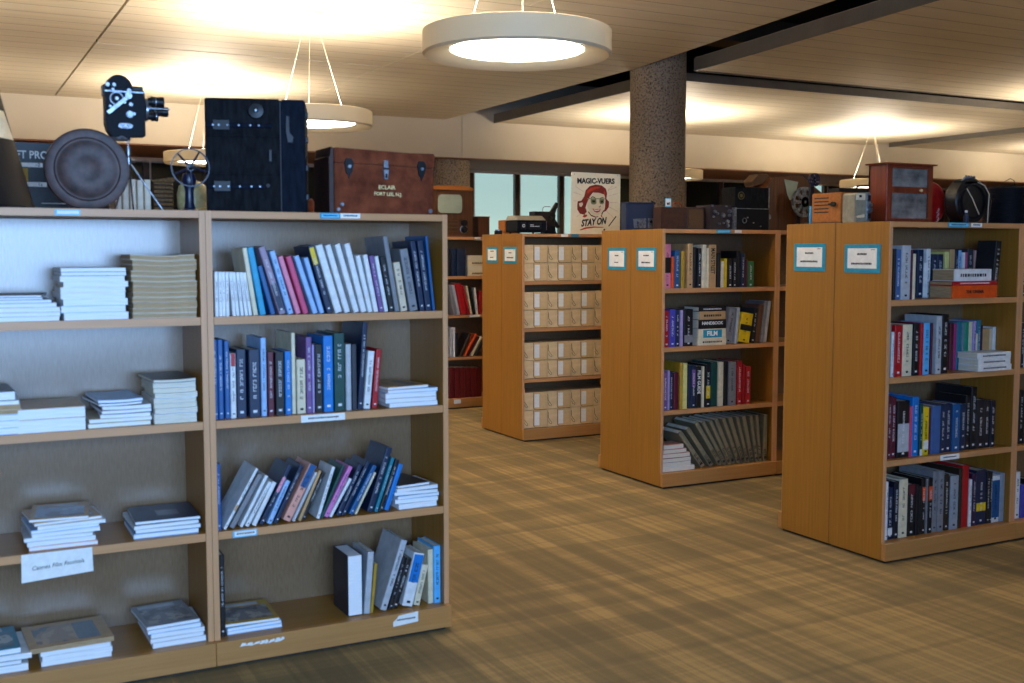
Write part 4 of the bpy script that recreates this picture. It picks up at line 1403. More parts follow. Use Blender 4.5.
# hanging paper
o = thing('hanging_paper', 'white sheet reading Cannes Film Festivals hanging from the third shelf edge', 'paper sign', (0.322, AY - 0.001, 0.489))
MB().prism([(-0.112, -0.094), (0.110, -0.082), (0.108, 0.0), (-0.110, 0.0)], -0.0012, -0.0002, 'xz').build('sheet', M['paper'], o)
text('handwriting', 'Cannes Film Festivals', 0.019, M['ink'], o, (0.0, -0.0018, -0.046), (R(90), R(-3), 0), shear=0.3)

# ================================================================== things on the near left bookcase
ZT = BH + 0.0002
# tapered black horn box at the left edge of the photo
o = thing('loudspeaker_horn', 'black tapered metal horn with cream label at the left photo edge', 'loudspeaker horn', (0.02, 4.21, ZT))
MB().lathe([(0.0001, 0.0), (0.292, 0.0), (0.297, 0.01), (0.288, 0.03), (0.205, 0.36), (0.192, 0.42), (0.178, 0.50), (0.0001, 0.502)], n=48).build('horn_body', M['blackmetal'], o)
q = MB()
vs_ = []
for k_ in range(7):
    a_ = R(-44 + 5 * k_)
    for z_, r_ in ((0.235, 0.2385), (0.330, 0.2145)):
        vs_.append((r_ * math.cos(a_ - (0.10 if z_ > 0.3 else 0)), r_ * math.sin(a_ - (0.10 if z_ > 0.3 else 0)), z_))
q.add(vs_, [(2 * k_, 2 * k_ + 2, 2 * k_ + 3, 2 * k_ + 1) for k_ in range(6)], True)
q.build('cream_label', M['ivory'], o)

# round rusty film can standing on its rim
o = thing('film_can', 'round rusty brown film can standing on edge on the near left bookcase', 'film can', (0.466, 4.015, ZT + 0.1355))
prof = [(0.0001, -0.024), (0.03, -0.0245), (0.038, -0.022), (0.088, -0.022), (0.094, -0.026), (0.102, -0.026), (0.107, -0.022), (0.127, -0.022), (0.1345, -0.025), (0.1355, -0.022), (0.1355, 0.0), (0.1335, 0.001), (0.1335, 0.024), (0.0001, 0.024)]
MB().lathe(prof, axis='y', n=96).build('can_body', M['rust'], o)

# movie camera on a light stand
o = thing('movie_camera', 'black vintage movie camera with three lens turret held up on a thin stand', 'movie camera', (0.60, 4.08, 1.865))
pts = [(-0.052, 0.185), (-0.066, 0.185), (-0.066, 0.155), (-0.062, 0.15), (-0.062, 0.055), (-0.056, 0.03), (-0.042, 0.012), (-0.02, 0.002), (0.012, 0.0), (0.024, 0.012), (0.028, 0.012), (0.066, 0.015), (0.068, 0.17), (0.062, 0.185)]
pts = [(-0.064, 0.172), (-0.064, 0.055), (-0.057, 0.03), (-0.043, 0.012), (-0.02, 0.003), (0.012, 0.003), (0.022, 0.013), (0.068, 0.015), (0.068, 0.172)]
MB().prism(pts, -0.03, 0.03, 'xz').build('camera_body', M['blackmetal'], o, 0.003, 2)
dome = [(-0.062 + 0.000, 0.1725)] + [(-0.016 + 0.046 * math.cos(t), 0.1725 + 0.048 * math.sin(t)) for t in [PI - PI * i / 20 for i in range(21)]] + [(0.064, 0.1725)]
dome = [(-0.016 + 0.046 * math.cos(PI * i / 20), 0.1725 + 0.050 * math.sin(PI * i / 20)) for i in range(21)]
MB().prism(dome, -0.026, 0.026, 'xz').build('film_dome', M['blackmetal'], o, 0.002, 2)
MB().box(0.030, 0.064, -0.02, 0.02, 0.1725, 0.187).box(-0.070, -0.060, -0.02, 0.02, 0.15, 0.186).build('viewfinder', M['blackpaint'], o, 0.001)
MB().box(-0.064, 0.066, -0.0325, -0.0302, 0.162, 0.167).build('trim_strip', M['chrome'], o)
q = MB().obox((-0.023, -0.040, 0.118), 0.092, 0.006, 0.014, Matrix.Rotation(R(-41), 3, 'Y')).cyl((0.012, -0.030, 0.150), (0.012, -0.046, 0.150), 0.012).cyl((-0.053, -0.030, 0.092), (-0.053, -0.042, 0.092), 0.006)
q.build('crank_arm', M['chrome'], o, 0.0008)
q = MB()
for a_ in range(1):
    q.lathe([(0.019, -0.0335), (0.023, -0.0335), (0.023, -0.030), (0.019, -0.030)], (-0.026, 0, 0.140), 'y', 32)
q.build('dial_ring', M['steel'], o)
q = MB()
for x_, z_, r_ in ((-0.026, 0.140, 0.007), (0.020, 0.122, 0.008), (0.016, 0.088, 0.012), (0.030, 0.090, 0.006), (-0.048, 0.112, 0.005), (-0.055, 0.186, 0.0085), (-0.034, 0.186, 0.0075), (-0.038, 0.170, 0.006), (0.015, 0.168, 0.009), (0.0, 0.128, 0.005)):
    q2 = MB().cyl((x_, -0.029, z_), (x_, -0.038, z_), r_, r_ * 0.8, 20)
    q2.build('knob', M['chrome'], o)
q = MB().lathe([(0.009, -0.0345), (0.0125, -0.0345), (0.0125, -0.030), (0.009, -0.030)], (0.016, 0, 0.088), 'y', 24)
q.build('dial_ring', M['steel'], o)
MB().prism([(-0.010 + 0.013 * math.cos(PI / 2 + PI * i / 8), 0.048 + 0.009 * math.sin(PI / 2 + PI * i / 8)) for i in range(9)] + [(0.012 + 0.013 * math.cos(-PI / 2 + PI * i / 8), 0.048 + 0.009 * math.sin(-PI / 2 + PI * i / 8)) for i in range(9)], -0.0320, -0.0302, 'xz').build('maker_badge', M['steel'], o)
MB().prism([(-0.006, 0.044), (0.008, 0.044), (0.001, 0.054)], -0.0335, -0.032, 'xz').build('badge_mark', M['silver_ink'], o)
MB().lathe([(0.0001, 0.0685), (0.036, 0.0685), (0.040, 0.0705), (0.040, 0.078), (0.036, 0.080), (0.0001, 0.080)], (0, 0, 0.110), 'x', 40).build('lens_turret', M['chrome'], o)
for y_, z_, l_, r_ in ((-0.012, 0.138, 0.054, 0.0185), (0.014, 0.108, 0.072, 0.0175), (-0.014, 0.088, 0.032, 0.0175)):
    ln = MB().lathe([(0.0001, 0.080), (r_ * 0.8, 0.080), (r_ * 0.8, 0.088), (r_, 0.09), (r_, 0.098), (r_ * 0.92, 0.10), (r_ * 0.92, 0.08 + l_ * 0.7), (r_, 0.08 + l_ * 0.72), (r_, 0.08 + l_), (r_ * 0.8, 0.08 + l_), (0.0001, 0.078 + l_)], (0, y_, z_), 'x', 28).build('lens', M['blackpaint'], o)
    MB().lathe([(r_ * 0.93, 0.104), (r_ * 1.03, 0.104), (r_ * 1.03, 0.107), (r_ * 0.93, 0.107)], (0, y_, z_), 'x', 28).build('focus_ring', M['chrome'], ln)
MB().cyl((0.078, -0.036, 0.112), (0.150, -0.036, 0.112), 0.0028).cyl((0.078, -0.036, 0.112), (0.088, -0.036, 0.112), 0.008).build('cable_release', M['chrome'], o)
MB().lathe([(0.0001, -0.001), (0.030, 0.0), (0.034, 0.004), (0.030, 0.014), (0.0001, 0.014)], (-0.012, 0, 0), 'z', 32).build('base_plate', M['steel'], o)

o = thing('camera_stand', 'thin chrome tripod stand under the black movie camera', 'tripod stand', (0.612, 4.08, ZT))
MB().cyl((0, 0, 0.165), (0, 0, 0.2435), 0.0028).build('pole', M['chrome'], o)
MB().lathe([(0.004, 0.19), (0.0075, 0.192), (0.0075, 0.222), (0.004, 0.225)], n=20).lathe([(0.006, 0.160), (0.010, 0.162), (0.010, 0.185), (0.006, 0.187)], n=20).build('collar', M['chrome'], o)
for x_, y_ in ((0.11, -0.02), (0.028, 0.1), (-0.035, 0.11)):
    MB().cyl((0.002 * x_ / 0.1, 0.002 * y_ / 0.1, 0.172), (x_, y_, 0.003), 0.0032).build('leg', M['chrome'], o)
MB().cyl((0.0, 0.0, 0.176), (0.128, 0.06, 0.178), 0.002).cyl((0.006, 0.0, 0.176), (0.02, 0.008, 0.176), 0.006).build('side_rod', M['chrome'], o)

# film rewinder: spoked wheel on a blue stand
o = thing('film_rewinder', 'dark blue film rewinder with round spoked reel wheel left of the black trunk', 'film rewinder', (0.812, 4.05, ZT))
MB().lathe([(0.036, 0.0), (0.036, 0.006), (0.020, 0.012), (0.016, 0.03), (0.015, 0.075), (0.020, 0.095), (0.026, 0.112), (0.02, 0.135), (0.0001, 0.14)], n=28).lathe([(0.0001, 0), (0.036, 0)], n=28).build('stand', M['bluemetal'], o)
w_ = MB()
w_.lathe([(0.0635, -0.032), (0.0675, -0.032), (0.0675, -0.025), (0.0635, -0.025), (0.0635, -0.032)], (0, 0, 0.155), 'y', 56)
w_.lathe([(0.0001, -0.034), (0.013, -0.034), (0.013, -0.02), (0.0001, -0.02)], (0, 0, 0.155), 'y', 24)
for k_ in range(5):
    a_ = R(-12 + 72 * k_)
    w_.cyl((0.01 * math.cos(a_), -0.0285, 0.155 + 0.01 * math.sin(a_)), (0.065 * math.cos(a_), -0.0285, 0.155 + 0.065 * math.sin(a_)), 0.0045, 0.0032, 8)
w_.build('reel_wheel', M['bluemetal'], o)
MB().cyl((0, -0.034, 0.155), (0, 0.012, 0.135), 0.009).build('axle', M['blackpaint'], o)
MB().cyl((0.0, -0.038, 0.158), (0.030, -0.044, 0.153), 0.005).build('crank_handle', M['blackpaint'], o)

# beige magazines standing behind
for k_ in range(5):
    nm = ('leftmost', 'second', 'middle', 'fourth', 'rightmost')[k_]
    bk = make_book('upright cream magazine, %s of the row behind the stand legs' % nm, 0.0235, 0.128 - 0.002 * (k_ % 2), 0.16, 'beige', None, k_, 'cream magazines standing behind the camera stand', 'magazine')
    bk.location = (0.612 + 0.0262 * k_, 4.34, ZT)
o = thing('wicker_box', 'small woven brown wicker box behind the blue rewinder', 'wicker box', (0.776, 4.35, ZT))
MB().box(-0.036, 0.036, 0, 0.10, 0, 0.122).build('box_body', M['wicker'], o, 0.003)
MB().prism([(-0.042, 0.1225), (0.040, 0.1225), (0.046, 0.142), (-0.042, 0.128)], -0.004, 0.10, 'xz').build('lid', M['wicker'], o)
q = MB()
for k_ in range(7):
    q.cyl((-0.037, -0.0015, 0.014 + 0.016 * k_), (0.037, -0.0015, 0.014 + 0.016 * k_), 0.003, n=6)
q.build('woven_bands', M['leather_dark'], o)
o = thing('wrapped_bundle', 'pale yellow wrapped bundle between the rewinder and the black trunk', 'wrapped bundle', (0.888, 4.36, ZT))
b = MB()
prof = [(0.0001, 0), (0.050, 0.0), (0.056, 0.03), (0.057, 0.08), (0.050, 0.112), (0.03, 0.126), (0.0001, 0.130)]
b.lathe(prof, n=28)
b.v = [(x_ + 0.004 * math.sin(z_ * 120 + x_ * 80), y_ + 0.004 * math.cos(z_ * 100 + y_ * 90), z_) for x_, y_, z_ in b.v]
b.build('wrapping', M['bag'], o)
MB().tube([(0.03 + 0.022 * math.cos(PI * i / 6), -0.058, 0.018 + 0.008 * math.sin(PI * i / 6)) for i in range(12)], 0.002, 6, True).build('gold_ring', M['gold'], o)

# large black trunk
o = thing('black_trunk', 'tall black canvas camera trunk with straps, tallest thing on the left bookcase', 'trunk', (0.868, 4.035, ZT), R(-19))
MB().box(0, 0.262, 0, 0.26, 0, 0.405).build('trunk_body', M['trunk'], o, 0.004, 2)
MB().box(0.2655, 0.352, 0.001, 0.258, 0.0, 0.403).build('trunk_lid', M['trunk_blue'], o, 0.004, 2)
MB().box(0.262, 0.266, 0.004, 0.255, 0.003, 0.400).build('seam_strip', M['dark'], o)  # near-black strip filling the gap between body and lid
for z0_, z1_ in ((0.301, 0.316), (0.083, 0.100)):
    s_ = MB().box(0.004, 0.236 if z0_ > 0.2 else 0.205, -0.006, -0.0002, z0_, z1_).build('strap', M['trunk_blue'], o, 0.002)
    q = MB().box(0.028, 0.088, -0.010, -0.004, z0_ - 0.010, z1_ + 0.012).build('buckle', M['blackpaint'], s_, 0.002)
    for x_ in (0.03, 0.05, 0.08, 0.12, 0.16, 0.19):
        MB().cyl((x_, -0.009, (z0_ + z1_) / 2), (x_, -0.0125, (z0_ + z1_) / 2), 0.0035, n=12).build('rivet', M['steel'], s_)
MB().box(0.002, 0.259, -0.004, 0, 0.268, 0.274).build('rib', M['trunk'], o, 0.001)
MB().box(0.002, 0.259, -0.004, 0, 0.133, 0.140).build('rib', M['trunk'], o, 0.001)
MB().lathe([(0.028, -0.006), (0.031, -0.004), (0.031, 0), (0.0001, 0)], (0.180, 0, 0.362), 'y', 36).lathe([(0.0001, -0.008), (0.006, -0.008), (0.008, -0.005), (0.026, -0.003), (0.028, -0.006)], (0.180, 0, 0.362), 'y', 36).build('round_lock', M['blackpaint'], o)
MB().cyl((0.180, -0.008, 0.362), (0.180, -0.011, 0.362), 0.004, n=12).build('lock_stud', M['chrome'], o)
MB().box(0.222, 0.234, -0.006, 0, 0.180, 0.225).build('latch', M['blackpaint'], o, 0.002)
MB().cyl((0.218, 0, 0.096), (0.218, -0.003, 0.096), 0.007, n=16).build('strap_hole', M['dark'], o)
MB().prism([(0.285, 0.345), (0.296, 0.345), (0.298, 0.285), (0.312, 0.27), (0.308, 0.25), (0.290, 0.25), (0.283, 0.29)], -0.006, 0.001, 'xz').build('hasp', M['blackpaint'], o, 0.001)
for z_ in (0.045, 0.15, 0.25, 0.34):
    MB().box(0.352, 0.362, 0.004, 0.03, z_, z_ + 0.022).build('side_clasp', M['blackpaint'], o, 0.002)
MB().box(0.02, 0.06, 0.05, 0.09, 0.405, 0.409).box(0.2, 0.24, 0.05, 0.09, 0.405, 0.409).build('top_stud_plate', M['blackpaint'], o, 0.001)

# brown leather case
o = thing('leather_case', 'worn brown leather case with gold lettering on the near left bookcase', 'leather case', (1.312, 3.93, ZT))
q = MB()
q.prism([(0, 0), (0.397, 0), (0.397, 0.176), (0, 0.186)], 0, 0.188, 'xz')
q.build('case_body', M['leather'], o, 0.003, 2)
q = MB().prism([(-0.002, 0.187), (0.399, 0.177), (0.402, 0.232), (0.30, 0.231), (0.15, 0.236), (0.0, 0.241)], -0.003, 0.191, 'xz')
q.build('lid', M['leather'], o, 0.004, 2)
MB().prism([(-0.02, 0.0), (-0.0005, 0.0), (-0.0005, 0.24), (-0.012, 0.244), (-0.016, 0.21), (-0.02, 0.205)], 0.004, 0.184, 'xz').build('end_flap', M['leather_dark'], o, 0.002)
for x_ in (0.055, 0.345):
    l_ = MB().prism([(x_ - 0.012, 0.150), (x_ - 0.006, 0.143), (x_ + 0.006, 0.143), (x_ + 0.012, 0.155), (x_ + 0.018, 0.185), (x_ + 0.010, 0.202), (x_ - 0.012, 0.202), (x_ - 0.018, 0.185)], -0.009, -0.001, 'xz').build('clasp', M['blackpaint'], o, 0.001)
    MB().cyl((x_, -0.009, 0.172), (x_, -0.014, 0.172), 0.006, n=14).build('stud', M['steel'], l_)
    MB().prism([(x_ - 0.005, 0.143), (x_ + 0.005, 0.143), (x_, 0.128)], -0.006, -0.001, 'xz').build('tongue', M['blackpaint'], l_)
l_ = MB().prism([(0.192, 0.128), (0.208, 0.128), (0.211, 0.16), (0.209, 0.20), (0.191, 0.20), (0.189, 0.16)], -0.009, -0.001, 'xz').build('centre_lock', M['steel'], o, 0.002)
MB().box(0.196, 0.204, -0.011, -0.009, 0.134, 0.150).box(0.190, 0.210, -0.011, -0.009, 0.165, 0.172).build('lock_slot', M['blackpaint'], l_)
for x_, z_ in ((0.014, 0.014), (0.028, 0.033), (0.383, 0.014)):
    MB().cyl((x_, 0.0, z_), (x_, -0.004, z_), 0.009, 0.006, 14).build('corner_rivet', M['steel'], o)
text('gold_lettering', 'ECLAIR', 0.021, M['gold'], o, (0.205, -0.0008, 0.099), (R(90), 0, 0), bold=0.0004)
text('gold_lettering', 'FORT LEE, N.J.', 0.018, M['gold'], o, (0.210, -0.0008, 0.074), (R(90), R(1), 0), bold=0.0004)

# round brown tin between trunk and case, set back
o = tag(MB().lathe([(0.0001, 0), (0.045, 0), (0.048, 0.01), (0.048, 0.055), (0.040, 0.068), (0.0001, 0.07)], n=32).build('round_tin', M['leather']), 'small round brown tin between the black trunk and the brown leather case', 'tin')
o.location = (1.30, 4.30, ZT)

# black chart board standing further back
o = thing('chart_board', 'black chart board with white lettering behind the horn and the film can', 'chart board', (0.43, 4.50, ZT))
MB().box(-0.24, 0.14, 0, 0.012, 0, 0.262).build('board', M['blackpaint'], o)
text('lettering', 'FT PRO', 0.040, M['paper'], o, (-0.098, -0.0012, 0.216), (R(90), 0, 0), bold=0.0006, sx=0.85)
MB().box(-0.24, -0.062, -0.0012, 0, 0.172, 0.188).box(-0.24, -0.05, -0.0012, 0, 0.100, 0.117).box(-0.12, -0.116, -0.0012, 0, 0.0, 0.082).box(-0.071, 0.06, -0.0012, 0, 0.038, 0.0405).box(-0.071, 0.06, -0.0012, 0, 0.018, 0.0205).build('white_strip', M['paper'], o)
MB().box(-0.138, -0.114, -0.0014, 0, 0.119, 0.168).box(-0.07, -0.035, -0.0014, 0, 0.0, 0.014).build('yellow_patch', M['yellow_print'], o)
text('lettering', '10', 0.018, M['ink'], o, (-0.080, -0.0018, 0.180), (R(90), 0, 0))
text('lettering', '1a', 0.018, M['ink'], o, (-0.073, -0.0018, 0.1085), (R(90), 0, 0))

# ================================================================== on the farthest bookcase
o = thing('television_set', 'vintage wooden television with rounded top and pale green screen', 'television', (4.10, 9.60, ZT))
pts = [(0, 0), (0.48, 0), (0.48, 0.44), (0.46, 0.475), (0.40, 0.492), (0.25, 0.502), (0.10, 0.492), (0.02, 0.475), (0, 0.44)]
MB().prism([(0.0, 0.0), (0.48, 0), (0.48, 0.44), (0, 0.44)], 0, 0.38, 'xz').build('cabinet', M['walnut'], o, 0.006, 2)
MB().prism([(-0.01, 0.441), (0.49, 0.441), (0.485, 0.462), (0.44, 0.478), (0.24, 0.49), (0.05, 0.478), (-0.005, 0.462)], -0.012, 0.38, 'xz').build('rounded_top', M['oak'], o, 0.004, 2)
scr = [(0.115 + 0.25 * u, 0.225 + 0.175 * v) for u, v in ((0.12, 0), (0.88, 0), (0.97, 0.08), (1, 0.25), (1, 0.75), (0.97, 0.92), (0.88, 1), (0.12, 1), (0.03, 0.92), (0, 0.75), (0, 0.25), (0.03, 0.08))]
s_ = MB().prism([(x_ * 1.08 - 0.019, z_ * 1.08 - 0.025) for x_, z_ in scr], -0.006, 0.001, 'xz').build('screen_mask', M['walnut_h'], o, 0.002)
MB().prism(scr, -0.012, -0.003, 'xz').build('screen', M['crt'], s_, 0.003, 2)
for z_ in (0.135, 0.072):
    k_ = MB().lathe([(0.0001, -0.03), (0.028, -0.03), (0.032, -0.02), (0.032, 0)], (0.385, 0, z_), 'y', 28).build('knob', M['blackpaint'], o)
MB().lathe([(0.034, -0.008), (0.040, -0.006), (0.040, 0), (0.034, 0)], (0.385, 0, 0.072), 'y', 32).build('dial_ring', M['chrome'], o)
q = MB()
for k_ in range(4):
    q.box(0.04, 0.33, -0.006, 0, 0.05 + 0.035 * k_, 0.058 + 0.035 * k_)
q.box(0.0, 0.48, -0.008, 0, 0.0, 0.025)
q.build('speaker_slats', M['walnut_h'], o)
MB().box(0.06, 0.32, -0.002, 0.0, 0.045, 0.17).build('grille_cloth', M['grille'], o)

o = thing('wooden_crate', 'dark red-brown wooden box right of the vintage television', 'wooden box', (4.665, 9.66, ZT))
MB().box(0, 0.125, 0, 0.2, 0, 0.19).build('box_body', M['walnut'], o, 0.003)
MB().box(-0.004, 0.129, -0.004, 0.204, 0.1905, 0.202).build('lid', M['walnut_h'], o, 0.002)
o = thing('small_tin', 'tiny dark round tin with silver lid on the archive box bookcase corner', 'tin', (4.055, 8.02, ZT))
MB().lathe([(0.0001, 0), (0.03, 0), (0.032, 0.003), (0.032, 0.028), (0.0001, 0.028)], n=28).build('tin_body', M['blackpaint'], o)
MB().lathe([(0.0001, 0.0282), (0.026, 0.0282), (0.026, 0.038), (0.0001, 0.04)], n=28).build('lid', M['chrome'], o)
# small orange-brown box
o = thing('wooden_box', 'small orange-brown wooden box left of the slide projector', 'wooden box', (4.10, 7.98, ZT))
MB().box(-0.005, 0.125, 0, 0.12, 0, 0.115).build('box_body', M['oak'], o, 0.003)
MB().tube([(0.04, 0.05, 0.115), (0.045, 0.05, 0.124), (0.075, 0.05, 0.124), (0.08, 0.05, 0.115)], 0.003).build('handle', M['blackpaint'], o)

# slide projector on the archive box bookcase
o = thing('slide_projector', 'grey-topped black slide projector on the archive box bookcase', 'slide projector', (3.99, 7.60, ZT))
o.location = (4.02, 7.62, ZT)
o.scale = (0.86, 1, 1)
MB().prism([(0, 0.012), (0.30, 0.012), (0.30, 0.105), (0, 0.105)], 0, 0.2, 'xz').build('projector_body', M['blackmetal'], o, 0.004, 2)
MB().add([(0.0, 0.0, 0.1055), (0.30, 0, 0.1055), (0.30, 0.2, 0.1055), (0, 0.2, 0.1055), (0.01, 0.06, 0.142), (0.295, 0.06, 0.142), (0.295, 0.19, 0.142), (0.01, 0.19, 0.142)],
         [(0, 1, 5, 4), (1, 2, 6, 5), (2, 3, 7, 6), (3, 0, 4, 7), (4, 5, 6, 7), (0, 3, 2, 1)]).build('top_cover', M['beige_plastic'], o, 0.003)
MB().box(0.035, 0.085, -0.006, 0, 0.035, 0.09).build('lens_panel', M['blackpaint'], o, 0.002)
MB().lathe([(0.008, -0.010), (0.013, -0.010), (0.013, -0.005), (0.008, -0.005)], (0.06, 0, 0.062), 'y', 24).build('dial_ring', M['silver_ink'], o)
MB().box(0.115, 0.245, -0.004, 0, 0.035, 0.09).build('name_panel', M['blackpaint'], o, 0.001)
q = MB()
for x_, l_ in ((0.13, 0.012), (0.144, 0.01), (0.156, 0.014), (0.174, 0.012), (0.19, 0.016), (0.21, 0.014)):
    q.box(x_, x_ + l_, -0.0046, -0.004, 0.055, 0.061)
q.box(0.13, 0.165, -0.0046, -0.004, 0.066, 0.072)
q.build('lettering', M['silver_ink'], o)
MB().box(0.301, 0.312, 0.01, 0.03, 0.03, 0.10).build('chrome_edge', M['chrome'], o, 0.002)
for x_ in (0.03, 0.27):
    MB().cyl((x_, 0.03, 0), (x_, 0.03, 0.012), 0.01).cyl((x_, 0.17, 0), (x_, 0.17, 0.012), 0.01).build('foot', M['blackpaint'], o)

# old black movie projector with reel arms
o = thing('film_projector', 'black film projector silhouette with angled reel arms behind the slide projector', 'film projector', (4.385, 7.95, ZT))
MB().prism([(-0.02, 0.07), (0.17, 0.07), (0.17, 0.19), (-0.02, 0.19)], 0.02, 0.12, 'xz').build('lamp_house', M['blackpaint'], o, 0.004)
MB().prism([(0.09, 0.0), (0.20, 0.0), (0.185, 0.03), (0.175, 0.10), (0.185, 0.16), (0.17, 0.19), (0.08, 0.19), (0.08, 0.03)], 0.03, 0.11, 'xz').build('mechanism', M['blackmetal'], o, 0.003)
MB().prism([(0.115, 0.165), (0.15, 0.195), (0.202, 0.268), (0.222, 0.258), (0.196, 0.19), (0.178, 0.14)], 0.05, 0.075, 'xz').build('upper_reel_arm', M['blackpaint'], o, 0.001)
MB().prism([(0.165, 0.125), (0.182, 0.14), (0.236, 0.068), (0.219, 0.055), (0.170, 0.085)], 0.05, 0.075, 'xz').build('lower_reel_arm', M['blackpaint'], o, 0.001)
MB().lathe([(0.0001, 0.02), (0.016, 0.02), (0.016, 0.035), (0.0001, 0.035)], (0.135, 0, 0.135), 'y', 24).build('reel_hub', M['steel'], o)
MB().tube([(0.08, 0.07, 0.19), (0.085, 0.07, 0.222), (0.10, 0.07, 0.232), (0.155, 0.07, 0.232)], 0.003).build('carry_handle', M['steel'], o)
MB().box(0.04, 0.20, 0.0, 0.13, 0.0, 0.012).build('base', M['blackpaint'], o, 0.002)

# poster board
px0, pz = 4.512, ZT
o = thing('poster_board', 'cream MAGIC-VUERS STAY ON poster of a red-haired woman in glasses', 'poster', (px0 + 0.025, 7.68, pz))
o.rotation_euler = (R(-1.5), 0, 0)
PW, PH = 0.478, 0.498
MB().prism([(0.0, 0), (PW - 0.01, 0), (PW, PH - 0.004), (0.014, PH + 0.001)], 0, 0.006, 'xz').build('board', mottled('cream_poster_board', srgb(240, 228, 196), srgb(246, 235, 205)), o)
U = lambda x_: (x_ - 100) / (600 - 100) * PW          # poster drawing grid -> metres
V = lambda y_: (672 - y_) / (672 - 68) * PH


def art(name, pts, mat, d):
    MB().prism([(U(a), V(b_)) for a, b_ in pts], -0.0006 * d, -0.0006 * d + 0.0005, 'xz').build(name, mat, o)


hair = [(170, 350), (205, 345), (235, 300), (250, 240), (290, 200), (350, 182), (410, 190), (450, 220), (462, 262), (455, 320), (482, 350), (478, 400), (450, 440), (425, 450), (440, 410), (445, 340), (440, 280), (380, 262), (320, 262), (290, 300), (262, 360), (245, 410), (258, 450), (232, 480), (190, 470), (165, 430), (165, 385)]
face = [(292, 290), (330, 262), (400, 258), (440, 285), (442, 340), (432, 410), (405, 462), (370, 488), (335, 488), (295, 460), (268, 410), (262, 360)]
q = mottled('pale_face_ink', srgb(228, 212, 180), srgb(232, 217, 186))
art('face', face, q, 1)
art('hair', hair, M['ink_hair'], 2)
art('hair_highlight', [(262, 250), (300, 215), (360, 202), (400, 214), (350, 226), (300, 250), (270, 275)], M['ink_red'], 3)
art('hair_highlight', [(432, 232), (446, 262), (440, 300), (428, 262)], M['ink_red'], 3)
art('curl_gap', [(180, 370), (215, 360), (222, 380), (205, 405), (188, 400)], q, 3)
art('jaw_line', [(275, 445), (300, 478), (345, 497), (372, 492), (372, 498), (345, 508), (298, 490), (270, 455)], M['ink_hair'], 3)
art('neck_line', [(402, 470), (425, 430), (430, 436), (410, 480)], M['ink'], 3)
art('collar', [(215, 500), (232, 478), (258, 478), (262, 492), (240, 508)], M['ink_red'], 3)
art('collar', [(395, 480), (408, 480), (415, 500), (402, 500)], M['ink_red'], 3)
lens_m = mottled('grey_green_lens', srgb(120, 126, 84), srgb(136, 140, 96))
art('glasses_lens', [(298, 325), (352, 322), (355, 365), (340, 378), (310, 378), (298, 360)], lens_m, 3)
art('glasses_lens', [(385, 322), (432, 322), (430, 360), (418, 374), (392, 372), (384, 355)], lens_m, 3)
art('glasses_frame', [(262, 318), (298, 318), (440, 316), (440, 324), (298, 326), (266, 328)], lens_m, 4)
art('eye', [(310, 338), (342, 336), (344, 358), (314, 360)], M['ink'], 4)
art('eye', [(394, 338), (424, 336), (424, 358), (398, 360)], M['ink'], 4)
art('eyebrow', [(300, 308), (318, 298), (345, 312), (343, 318), (318, 308), (302, 316)], M['ink'], 4)
art('eyebrow', [(392, 312), (415, 303), (436, 308), (415, 311), (394, 319)], M['ink'], 4)
art('nose_line', [(376, 400), (390, 396), (392, 378), (396, 400), (380, 406)], M['ink'], 4)
art('lips', [(312, 418), (345, 424), (397, 418), (388, 446), (360, 458), (332, 448)], M['ink_red'], 4)
art('teeth', [(325, 426), (350, 430), (388, 424), (380, 436), (350, 442), (332, 436)], M['paper'], 5)
rays = MB()
for (a, b_), (c_, d_) in (((150, 205), (225, 255)), ((130, 265), (215, 290)), ((130, 347), (160, 347)), ((470, 240), (560, 200)), ((480, 290), (570, 262)), ((490, 355), (565, 355)), ((480, 400), (570, 440)), ((455, 440), (540, 520)), ((160, 500), (210, 465)), ((470, 235), (520, 190))):
    p_, q_ = Vector((U(a), 0, V(b_))), Vector((U(c_), 0, V(d_)))
    n_ = (q_ - p_).normalized().cross(Vector((0, 1, 0))) * 0.0008
    rays.prism([((p_ - n_).x, (p_ - n_).z), ((p_ + n_).x, (p_ + n_).z), ((q_ + n_).x, (q_ + n_).z), ((q_ - n_).x, (q_ - n_).z)], -0.0009, -0.0003, 'xz')
rays.build('ray_lines', mottled('pink_ray', srgb(176, 120, 100), srgb(190, 135, 110)), o)
text('headline', 'MAGIC-VUERS', 0.058, M['ink'], o, (U(352), -0.001, V(150)), (R(90), R(-1.0), 0), bold=0.0024, sx=0.97)
text('script_lettering', 'STAY ON', 0.074, M['ink'], o, (U(322), -0.0012, V(553)), (R(90), R(-6), 0), bold=0.0030, shear=0.4, sx=0.76)
art('exclamation_stroke', [(548, 488), (557, 492), (480, 592), (472, 588)], M['ink'], 2)
art('exclamation_dot', [(422, 622), (432, 614), (442, 620), (440, 630), (430, 634), (422, 630)], M['ink'], 2)
art('red_underline', [(186, 628), (240, 604), (320, 594), (425, 598), (425, 604), (330, 606), (250, 618), (196, 634)], M['ink_red'], 2)
for x_ in (140, 572):
    MB().cyl((U(x_), -0.002, V(88)), (U(x_), 0, V(88)), 0.0035, n=12).build('pin', M['steel'], o)

